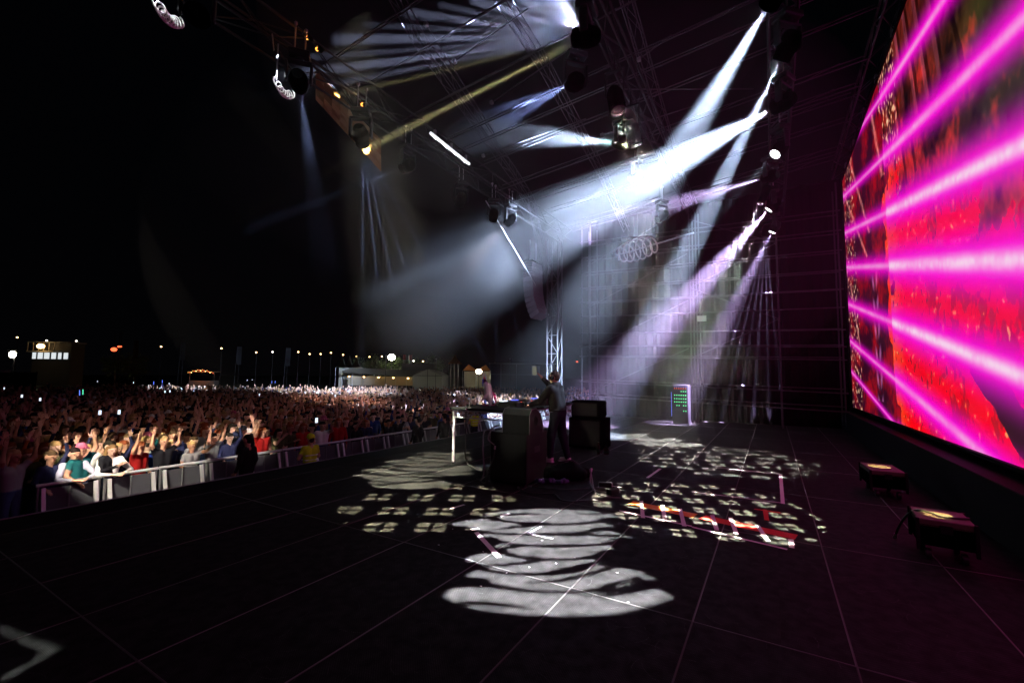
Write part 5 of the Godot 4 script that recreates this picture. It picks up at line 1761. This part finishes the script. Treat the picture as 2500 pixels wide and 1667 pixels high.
	cable("black cable lying across the brown case lid", [Vector3(1.12, 0.02, -6.5), Vector3(1.18, 0.25, -6.4), Vector3(1.28, 0.412, -6.25), Vector3(1.43, 0.412, -6.1), Vector3(1.64, 0.412, -6.15)], 0.012, M.rubber)

# ---------------------------------------------------------------- crowd barrier
func barriers():
	var n := 30
	var w := 1.0
	var proto: Node3D
	for k in range(3, n):
		var z := 0.2 - w * (k + 0.5)
		var label := "aluminium crowd barrier section with grey plate and slanting legs"
		if proto == null:
			proto = thing("crowd_barrier", label, "barrier", Vector3(BARRIER_X, GROUND, z), "crowd barrier sections in a row")
			var b := proto
			# local: crowd at -x, pit at +x
			plate(b, "panel", Vector3(-0.02, 0.58, 0), Vector3(0.012, 0.88, w - 0.1), M.grey_panel, 0.003)
			rod(b, "top_rail", Vector3(0, 1.1, -w * 0.49), Vector3(0, 1.1, w * 0.49), 0.034, M.aluminium)
			rod(b, "middle_rail", Vector3(0.015, 0.42, -w * 0.47), Vector3(0.015, 0.42, w * 0.47), 0.02, M.aluminium)
			plate(b, "rib", Vector3(0.0, 0.58, 0), Vector3(0.03, 0.88, 0.025), M.dull_aluminium, 0.004)
			for s in [-1, 1]:
				plate(b, "upright", Vector3(0.0, 0.56, s * w * 0.455), Vector3(0.05, 1.05, 0.04), M.dull_aluminium, 0.006)
				var mb := MB.new()
				mb.box(Vector3(0.16, 0.53, s * w * 0.39), Vector3(0.05, 1.06, 0.07), 0.006, Basis(Vector3.BACK, 0.27))
				part(b, "leg", mb.mesh(), M.aluminium)
			plate(b, "base_plate", Vector3(0.0, 0.02, 0), Vector3(0.9, 0.03, w - 0.02), M.dull_aluminium, 0.006)
			plate(b, "step", Vector3(0.22, 0.34, 0), Vector3(0.2, 0.03, w - 0.28), M.dull_aluminium, 0.006)
		else:
			var c := proto.duplicate()
			c.name = numbered("crowd_barrier")
			add_child(c)
			c.position = Vector3(BARRIER_X + 0.006 * sin(k * 3.1), GROUND, z)
			c.rotation.y = 0.012 * sin(k * 1.9)

# ---------------------------------------------------------------- beyond the crowd
const FACE := 0.534        # turns a thing's front (+z) to the stage
func far_thing(called: String, label: String, category: String, px: float, depth: float, group := "") -> Node3D:
	var o := thing(called, label, category, on_ground(px, depth), group)
	o.rotation.y = FACE
	return o
func tall(px: float, py: float, depth: float) -> float:
	return at_depth(px, py, depth).y - GROUND
func background():
	var r := RandomNumberGenerator.new()
	r.seed = 31
	# lamp posts along the far side of the field
	var posts := [[34, 823], [107, 831], [180, 832], [324, 847], [389, 846], [443, 847], [537, 850], [581, 856], [623, 860], [663, 859], [700, 854], [726, 859], [754, 864], [781, 864], [806, 861], [836, 866], [869, 870], [901, 871], [931, 870], [1009, 881], [1032, 882]]
	var bulb := MB.new()
	bulb.ball(Vector3.ZERO, Vector3(0.2, 0.16, 0.2))
	var bm := bulb.mesh()
	for q in posts:
		var d := 110.0
		var o := far_thing("lamp_post", "slim lamp post with a glowing head beyond the crowd", "lamp post", q[0], d, "lamp posts beyond the crowd")
		var h := tall(q[0], q[1], d)
		rod(o, "pole", Vector3.ZERO, Vector3(0, h + 0.2, 0), 0.07, M.dark_metal)
		var cool: bool = q[0] in [107, 180, 663, 1009]
		part(o, "bulb", bm, M.cool_bulb if cool else M.warm_bulb, Transform3D(Basis(), Vector3(0, h, 0.15)))
		rod(o, "arm", Vector3(0, h + 0.2, 0), Vector3(0, h + 0.16, 0.2), 0.04, M.dark_metal)
		omni(o, Vector3(0, h, 0.15), Color(1, 0.72, 0.4), 14.0, 0.12)
	# dark banner masts
	for q in [[318, 830, 878], [433, 834, 884], [572, 845, 888], [692, 848, 892]]:
		var d := 88.0
		var o := far_thing("banner_mast", "tall dark banner mast standing among the lamp posts", "banner", q[0], d, "dark banner masts")
		var h := tall(q[0], q[1], d)
		rod(o, "mast", Vector3.ZERO, Vector3(0.3, h, 0), 0.06, M.dark_metal)
		var mb := MB.new()
		mb.box(Vector3(0.75, h - 1.9, 0), Vector3(0.9, 3.6, 0.03), 0.01)
		part(o, "banner", mb.mesh(), M.black_paint)
	# two-storey hall with lit windows at the left
	var d := 95.0
	var u := d / F
	var hall := far_thing("festival_hall", "two-storey hall with bright windows and a yellow balcony", "building", 115, d)
	var htop := tall(115, 836, d)
	var hmid := tall(115, 858, d)
	var hlow := tall(115, 876, d)
	plate(hall, "wall", Vector3(0, htop / 2 - 0.1, -2.0), Vector3(96 * u, htop, 3.0), M.wall_dark, 0.02)
	plate(hall, "roof", Vector3(0, htop + 0.1, -1.6), Vector3(100 * u, 0.25, 4.2), M.wall_grey, 0.03)
	plate(hall, "balcony", Vector3(-10 * u, hmid, 0.3), Vector3(66 * u, 0.3, 1.8), M.cream_vinyl, 0.02)
	for k in 6:
		plate(hall, "balcony_post", Vector3((-42 + 13 * k) * u, (htop + hmid) / 2, 1.0), Vector3(0.12, htop - hmid, 0.12), M.cream_vinyl, 0.01)
	for q in [[-42, 11], [-27, 15], [-11, 16], [6, 14], [21, 10], [36, 13]]:
		var f := plate(hall, "window", Vector3(q[0] * u, (hmid + hlow) / 2 - 0.1, -0.46), Vector3(q[1] * u, hmid - hlow, 0.06), M.wall_grey, 0.01)
		plate(f, "pane", Vector3(0, 0, 0.05), Vector3(q[1] * u * 0.82, (hmid - hlow) * 0.86, 0.03), M.lit_window, 0.005)
	var bl := thing("wall_lamp", "round yellow lamp hanging under the hall balcony roof", "lamp", at_depth(98, 845, d - 1.5))
	part(bl, "bulb", bm, M.warm_bulb, Transform3D(Basis().scaled(Vector3(3.2, 3.2, 3.2)), Vector3.ZERO))
	rod(bl, "hanger", Vector3.ZERO, Vector3(0, 0.9, 0), 0.03, M.dark_metal)
	omni(bl, Vector3(0, 0, 0), Color(1, 0.75, 0.3), 30.0, 0.2)
	# flood lamp at the left edge
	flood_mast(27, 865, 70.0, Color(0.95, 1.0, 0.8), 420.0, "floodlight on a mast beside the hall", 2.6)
	# front-of-house platform
	var fo := far_thing("mixing_tower", "dark scaffold mixing tower with a pale roof edge in the crowd", "scaffold", 22, 42.0)
	var hf := tall(22, 906, 42.0)
	for x in [-2.4, 1.3]:
		for z in [-1.2, 1.2]:
			rod(fo, "post", Vector3(x, 0, z), Vector3(x, hf, z), 0.05, M.dark_metal)
	plate(fo, "roof_edge", Vector3(-0.6, hf, 1.25), Vector3(4.2, 0.22, 0.05), M.white_vinyl, 0.01)
	plate(fo, "deck", Vector3(-0.6, hf - 0.12, 0), Vector3(4.1, 0.08, 2.4), M.black_paint, 0.01)
	plate(fo, "back_wall", Vector3(-0.6, hf * 0.5, -1.15), Vector3(4.0, hf * 0.9, 0.04), M.drape, 0.01)
	for y in [0.9, 1.8]:
		rod(fo, "guard_rail", Vector3(-2.4, y, 1.2), Vector3(1.3, y, 1.2), 0.03, M.dark_metal)
	# red lanterns and a few lit bushes
	for q in [[277, 853, 2.4], [289, 846, 1.1], [294, 846, 0.9]]:
		var o := thing("paper_lantern", "glowing red lantern hanging beyond the crowd", "lantern", at_depth(q[0], q[1], 84.0), "red lanterns beyond the crowd")
		part(o, "shade", bm, M.red_bulb, Transform3D(Basis().scaled(Vector3(q[2], q[2], q[2])), Vector3.ZERO))
		rod(o, "cord", Vector3.ZERO, Vector3(0, 3.0, 0), 0.02, M.dark_metal)
		rod(o, "pole", Vector3(0.25, GROUND - o.position.y, -0.2), Vector3(0, 3.0, 0), 0.05, M.dark_metal)
	# string of orange bulbs at a far stall
	var stall := far_thing("market_stall", "far stall trimmed with tiny orange and red bulbs", "stall", 498, 105.0)
	plate(stall, "counter", Vector3(0, 0.6, 0), Vector3(6.0, 1.2, 1.6), M.wood_dark, 0.02)
	for x in [-2.9, 2.9]:
		rod(stall, "post", Vector3(x, 0, 0.7), Vector3(x, 3.2, 0.7), 0.06, M.wood_dark)
	plate(stall, "awning", Vector3(0, 3.3, 0), Vector3(6.4, 0.16, 2.2), M.brown_canvas, 0.03)
	for k in 17:
		var p := Vector3(-3.0 + 0.37 * k, 3.1 + 0.7 * sin(PI * k / 16.0) - 0.12 * (k % 3), 1.2)
		part(stall, "bulb", bm, [M.amber_bulb, M.red_bulb, M.warm_bulb][k % 3], Transform3D(Basis().scaled(Vector3(0.45, 0.45, 0.45)), p))
	omni(stall, Vector3(0, 2.6, 1.8), Color(1, 0.6, 0.25), 10.0, 0.15)
	# pagoda tents
	for q in [[834, 866, 95.0], [852, 868, 96.0], [869, 866, 94.0], [1208, 884, 92.0]]:
		pagoda(q[0], q[1], q[2], r, M.cream_vinyl, "pointed pale pagoda tent beyond the crowd", "pointed pagoda tents")
	# the long bar tent and the gabled marquee
	d = 84.0
	u = d / F
	var bar := far_thing("bar_tent", "long low bar tent with a warm lit counter", "tent", 945, d)
	var yt := tall(945, 899, d)
	var yb := tall(945, 913, d)
	var mb := MB.new()
	mb.quad(Vector3(-105 * u, yb + 0.25, 1.5), Vector3(80 * u, yb - 0.5, 1.5), Vector3(80 * u, yt - 0.4, -4.0), Vector3(-105 * u, yt + 0.1, -4.0), Vector3(0, 1, 1))
	mb.quad(Vector3(-105 * u, yb + 0.21, 1.5), Vector3(80 * u, yb - 0.54, 1.5), Vector3(80 * u, yt - 0.44, -4.0), Vector3(-105 * u, yt + 0.06, -4.0), Vector3(0, -1, 1))
	part(bar, "roof", mb.mesh(), M.cream_vinyl)
	plate(bar, "counter", Vector3(-10 * u, 0.55, 0.9), Vector3(180 * u, 1.1, 0.8), M.wood_dark, 0.02)
	plate(bar, "back_wall", Vector3(-12 * u, 1.4, -1.4), Vector3(180 * u, 2.8, 0.1), M.cream_vinyl, 0.01)
	for k in 8:
		rod(bar, "post", Vector3((-104 + 26 * k) * u, 0, 1.45), Vector3((-104 + 26 * k) * u, yb - 0.1 * k + 0.2, 1.45), 0.05, M.aluminium)
	for k in 5:
		var p := Vector3((-92 + 36 * k) * u, yb - 0.55 - 0.06 * k, 0.2)
		part(bar, "ceiling_lamp", bm, M.warm_bulb, Transform3D(Basis().scaled(Vector3(1.1, 0.7, 1.1)), p))
		omni(bar, p, Color(1.0, 0.85, 0.45), 7.0, 0.12)
	d = 76.0
	u = d / F
	var mq := far_thing("marquee", "white gabled marquee standing behind the crowd", "tent", 1044, d)
	var pk := tall(1044, 901, d)
	var ev := tall(1044, 917, d)
	mb = MB.new()
	var hw := 36 * u
	mb.quad(Vector3(-hw, 0, 0), Vector3(hw, 0, 0), Vector3(hw, ev, 0), Vector3(-hw, ev, 0), Vector3(0, 0, 1))
	mb.tri(Vector3(-hw, ev, 0), Vector3(hw, ev, 0), Vector3(0, pk, 0), Vector3(0, 0, 1))
	part(mq, "gable_wall", mb.mesh(), M.white_vinyl)
	mb = MB.new()
	mb.quad(Vector3(-hw, ev, 0.1), Vector3(0, pk, 0.1), Vector3(0, pk, -9), Vector3(-hw, ev, -9), Vector3(-1, 1, 0))
	mb.quad(Vector3(hw, ev, 0.1), Vector3(0, pk, 0.1), Vector3(0, pk, -9), Vector3(hw, ev, -9), Vector3(1, 1, 0))
	part(mq, "roof", mb.mesh(), M.white_vinyl)
	mb = MB.new()
	for s in [-1, 1]:
		mb.quad(Vector3(s * hw, 0, 0), Vector3(s * hw, ev, 0), Vector3(s * hw, ev, -9), Vector3(s * hw, 0, -9), Vector3(s, 0, 0))
	part(mq, "side_wall", mb.mesh(), M.white_vinyl)
	rod(mq, "frame_beam", Vector3(-hw, ev, 0.06), Vector3(hw, ev, 0.06), 0.05, M.dull_aluminium)
	rod(mq, "frame_post", Vector3(0, 0, 0.06), Vector3(0, pk, 0.06), 0.05, M.dull_aluminium)
	rod(mq, "frame_post", Vector3(hw * 0.55, 0, 0.06), Vector3(hw * 0.55, (ev + pk) * 0.45 + 0.2, 0.06), 0.04, M.dull_aluminium)
	# floodlight masts by the tents
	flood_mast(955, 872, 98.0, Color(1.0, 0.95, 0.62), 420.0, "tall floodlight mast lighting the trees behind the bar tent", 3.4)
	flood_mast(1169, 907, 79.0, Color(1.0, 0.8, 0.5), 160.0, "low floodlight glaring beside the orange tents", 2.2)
	flood_mast(1030, 952, 71.0, Color(1.0, 0.97, 0.85), 420.0, "added floodlight hidden low to brighten the marquee")  # made-up lamp low behind the crowd, added to light the gable wall
	# trees
	for q in [[905, 866, 104.0], [938, 874, 101.0], [968, 872, 102.0], [880, 872, 106.0], [1010, 870, 112.0], [326, 858, 90.0], [278, 862, 92.0], [1060, 862, 118.0]]:
		tree(q[0], q[1], q[2], r)
	# striped poles
	for q in [[986, 866], [1001, 867]]:
		var o := far_thing("striped_pole", "red and white striped pole standing behind the tents", "pole", q[0], 90.0, "striped poles")
		var h := tall(q[0], q[1], 90.0)
		var seg := 7
		for k in seg:
			rod(o, "band", Vector3(0, h * k / seg, 0), Vector3(0, h * (k + 1) / seg, 0), 0.28, M.white_vinyl if k % 2 else M.red_plastic)
	# hoarding, turret, orange tents, long dark hall
	d = 88.0
	u = d / F
	var hb := far_thing("hoarding", "long pale hoarding above the bar tent roof", "wall", 1020, d)
	var h1 := tall(1020, 889, d)
	for k in 8:
		plate(hb, "panel", Vector3((-35 + 10 * k) * u, h1 * 0.5, 0), Vector3(9.7 * u, h1, 0.12), M.wall_grey, 0.01)
	plate(hb, "cap_rail", Vector3(0, h1 + 0.05, 0), Vector3(82 * u, 0.1, 0.16), M.dull_aluminium, 0.01)
	d = 82.0
	u = d / F
	var tur := far_thing("turret", "round grey turret with a pointed orange roof", "building", 1110, d)
	var re := tall(1110, 888, d)
	var rp := tall(1110, 866, d)
	mb = MB.new()
	mb.lathe(Vector3.ZERO, Basis.IDENTITY, [[15 * u, 0.0], [15 * u, re]], 10)
	part(tur, "wall", mb.mesh(), M.wall_grey)
	mb = MB.new()
	mb.lathe(Vector3.ZERO, Basis.IDENTITY, [[17 * u, re - 0.05], [6.5 * u, re + (rp - re) * 0.5], [0.0, rp]], 10)
	part(tur, "roof", mb.mesh(), M.orange_canvas)
	for an in [0.9, 1.5, 2.1]:
		rod(tur, "post", Vector3(cos(an) * 15.3 * u, 0, sin(an) * 15.3 * u), Vector3(cos(an) * 15.3 * u, re, sin(an) * 15.3 * u), 0.1, M.white_vinyl)
	for q in [[1148, 889, 1144], [1180, 890, 1186]]:
		var o := far_thing("orange_tent", "peaked orange tent lit by the low floodlight", "tent", q[0], 84.0, "orange tents")
		var ou := 84.0 / F
		var pt := tall(q[0], q[1], 84.0)
		var et := tall(q[0], 905, 84.0)
		mb = MB.new()
		var off: float = (q[2] - q[0]) * ou
		var c := [Vector3(-17 * ou, et, 1.4), Vector3(17 * ou, et, 1.4), Vector3(17 * ou, et, -1.4), Vector3(-17 * ou, et, -1.4)]
		for k in 4:
			mb.tri(c[k], c[(k + 1) % 4], Vector3(off, pt, 0), Vector3(0, 1, 0.3))
		part(o, "canopy", mb.mesh(), M.orange_canvas)
		for k in 4:
			rod(o, "post", Vector3(c[k].x, 0, c[k].z), c[k], 0.05, M.aluminium)
		plate(o, "counter", Vector3(0, 0.6, 0), Vector3(26 * ou, 1.2, 0.6), M.cream_vinyl, 0.02)
		plate(o, "back_sheet", Vector3(0, et * 0.5, -1.3), Vector3(32 * ou, et * 0.95, 0.05), M.cream_vinyl, 0.01)
	d = 90.0
	u = d / F
	var lh := far_thing("long_hall", "long dark grey hall with a lit doorway behind the booth", "building", 1275, d)
	var lt := tall(1275, 889, d)
	plate(lh, "wall", Vector3(0, lt * 0.5, -1.5), Vector3(160 * u, lt, 3.0), M.wall_dark, 0.02)
	plate(lh, "cornice", Vector3(0, lt * 0.62, 0.05), Vector3(158 * u, 0.1, 0.08), M.wall_grey, 0.01)
	for x in [-52, -14, 66]:
		plate(lh, "pilaster", Vector3(x * u, lt * 0.5, 0.06), Vector3(0.18, lt - 0.1, 0.1), M.wall_grey, 0.01)
	plate(lh, "roof", Vector3(0, lt + 0.1, -1.5), Vector3(163 * u, 0.2, 3.4), M.wall_grey, 0.02)
	var dw := plate(lh, "doorway", Vector3(33 * u, tall(1308, 905, d), 0.05), Vector3(20 * u, 24 * u, 0.08), M.wall_grey, 0.01)
	plate(dw, "pane", Vector3(-3 * u, 0, 0.06), Vector3(10 * u, 21 * u, 0.04), M.lit_room, 0.01)
	# flag poles
	for q in [[1064, 876], [941, 868], [1245, 876]]:
		var o := far_thing("flag_pole", "thin bare flag pole among the tents", "pole", q[0], 80.0, "thin flag poles")
		rod(o, "mast", Vector3.ZERO, Vector3(0, tall(q[0], q[1], 80.0), 0), 0.06, M.dull_aluminium)
		var kb := MB.new()
		kb.ball(Vector3(0, tall(q[0], q[1], 80.0), 0), Vector3(0.12, 0.12, 0.12))
		part(o, "finial", kb.mesh(), M.dull_aluminium)
	# parked white vans behind the pagodas
	for k in 4:
		var o := far_thing("parked_van", "small white van parked behind the bar tent", "van", 893 + k * 12, 100.0, "white vans behind the bar tent")
		o.rotation.y = FACE + 0.2 * sin(k * 2.0)
		mb = MB.new()
		mb.box(Vector3(0, 1.25, -0.4), Vector3(1.9, 1.7, 3.4), 0.15)
		mb.box(Vector3(0, 0.95, 1.7), Vector3(1.85, 1.0, 1.2), 0.2)
		part(o, "body", mb.mesh(), M.white_vinyl)
		plate(o, "windscreen", Vector3(0, 1.65, 1.34), Vector3(1.6, 0.6, 0.06), M.black_plastic, 0.02)
		for x in [-0.85, 0.85]:
			for z in [-1.4, 1.5]:
				rod(o, "wheel", Vector3(x - 0.1, 0.34, z), Vector3(x + 0.1, 0.34, z), 0.34, M.rubber)
func flood_mast(px: float, py: float, depth: float, c: Color, e: float, label: String, big := 1.0):
	var o := far_thing("floodlight_mast", label, "floodlight", px, depth, "floodlight masts")
	var h := tall(px, py, depth)
	rod(o, "mast", Vector3.ZERO, Vector3(0, h, -0.2), 0.08, M.dull_aluminium)
	plate(o, "housing", Vector3(0, h + 0.26 * big, 0.05), Vector3(0.6 * big, 0.08, 0.5), M.dark_metal, 0.02)
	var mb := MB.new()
	mb.ball(Vector3.ZERO, Vector3(0.24 * big, 0.2 * big, 0.1), 12, 8)  # big widens the glowing bulb to stand for its glare
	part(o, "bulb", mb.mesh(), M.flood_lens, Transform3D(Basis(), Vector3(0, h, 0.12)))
	omni(o, Vector3(0, h, 0.12), c, e, 0.1)
func pagoda(px: float, py: float, depth: float, r: RandomNumberGenerator, m: Material, label: String, group: String):
	var o := far_thing("pagoda_tent", label, "tent", px, depth, group)
	var u := depth / F
	var h := tall(px, py, depth)
	var e := tall(px, 897, depth)
	var w := 11.0 * u
	var mb := MB.new()
	var prof := [[w * 1.42, e], [w * 0.62, e + (h - e) * 0.28], [w * 0.28, e + (h - e) * 0.6], [0.03, h]]
	mb.lathe(Vector3.ZERO, Basis(Vector3.UP, PI / 4), prof, 4)
	part(o, "canopy", mb.mesh(), m)
	for x in [-w, w]:
		for z in [-w, w]:
			rod(o, "post", Vector3(x, 0, z), Vector3(x, e, z), 0.05, M.aluminium)
	plate(o, "back_wall", Vector3(0, e * 0.5, -w + 0.05), Vector3(2 * w, e, 0.04), m, 0.01)
func tree(px: float, py: float, depth: float, r: RandomNumberGenerator):
	var o := far_thing("leafy_tree", "leafy tree standing behind the tents at the field edge", "tree", px, depth, "trees at the field edge")
	var h := tall(px, py, depth)
	var mb := MB.new()
	mb.sweep([Vector3.ZERO, Vector3(0.1, h * 0.35, 0), Vector3(-0.1, h * 0.6, 0.1), Vector3(0.05, h * 0.85, 0)], [0.28, 0.2, 0.13, 0.04], 7)
	for k in 6:
		var an := k * 1.1 + r.randf()
		var y := h * (0.32 + 0.08 * k)
		mb.sweep([Vector3(0, y, 0), Vector3(cos(an) * h * 0.12, y + h * 0.08, sin(an) * h * 0.12), Vector3(cos(an) * h * 0.24, y + h * 0.2, sin(an) * h * 0.24)], [0.1, 0.06, 0.02], 5)
	part(o, "trunk", mb.mesh(), M.bark)
	mb = MB.new()
	for k in 34:
		var d := Vector3(r.randfn(), r.randfn() * 0.8, r.randfn()).normalized() * pow(r.randf(), 0.45)
		var c := Vector3(d.x * h * 0.34, h * 0.62 + d.y * h * 0.33, d.z * h * 0.34)
		var s := h * r.randf_range(0.05, 0.1)
		for i in 42:
			var p := c + Vector3(r.randfn(), r.randfn(), r.randfn()) * s * 0.8
			var a := Vector3(r.randfn(), r.randfn(), r.randfn()).normalized() * 0.17
			var b := a.cross(Vector3(r.randfn(), r.randfn(), r.randfn())).normalized() * 0.1
			mb.quad(p - a, p + b, p + a, p - b, Vector3(r.randfn(), 1, r.randfn()))
	part(o, "crown", mb.mesh(), M.foliage)
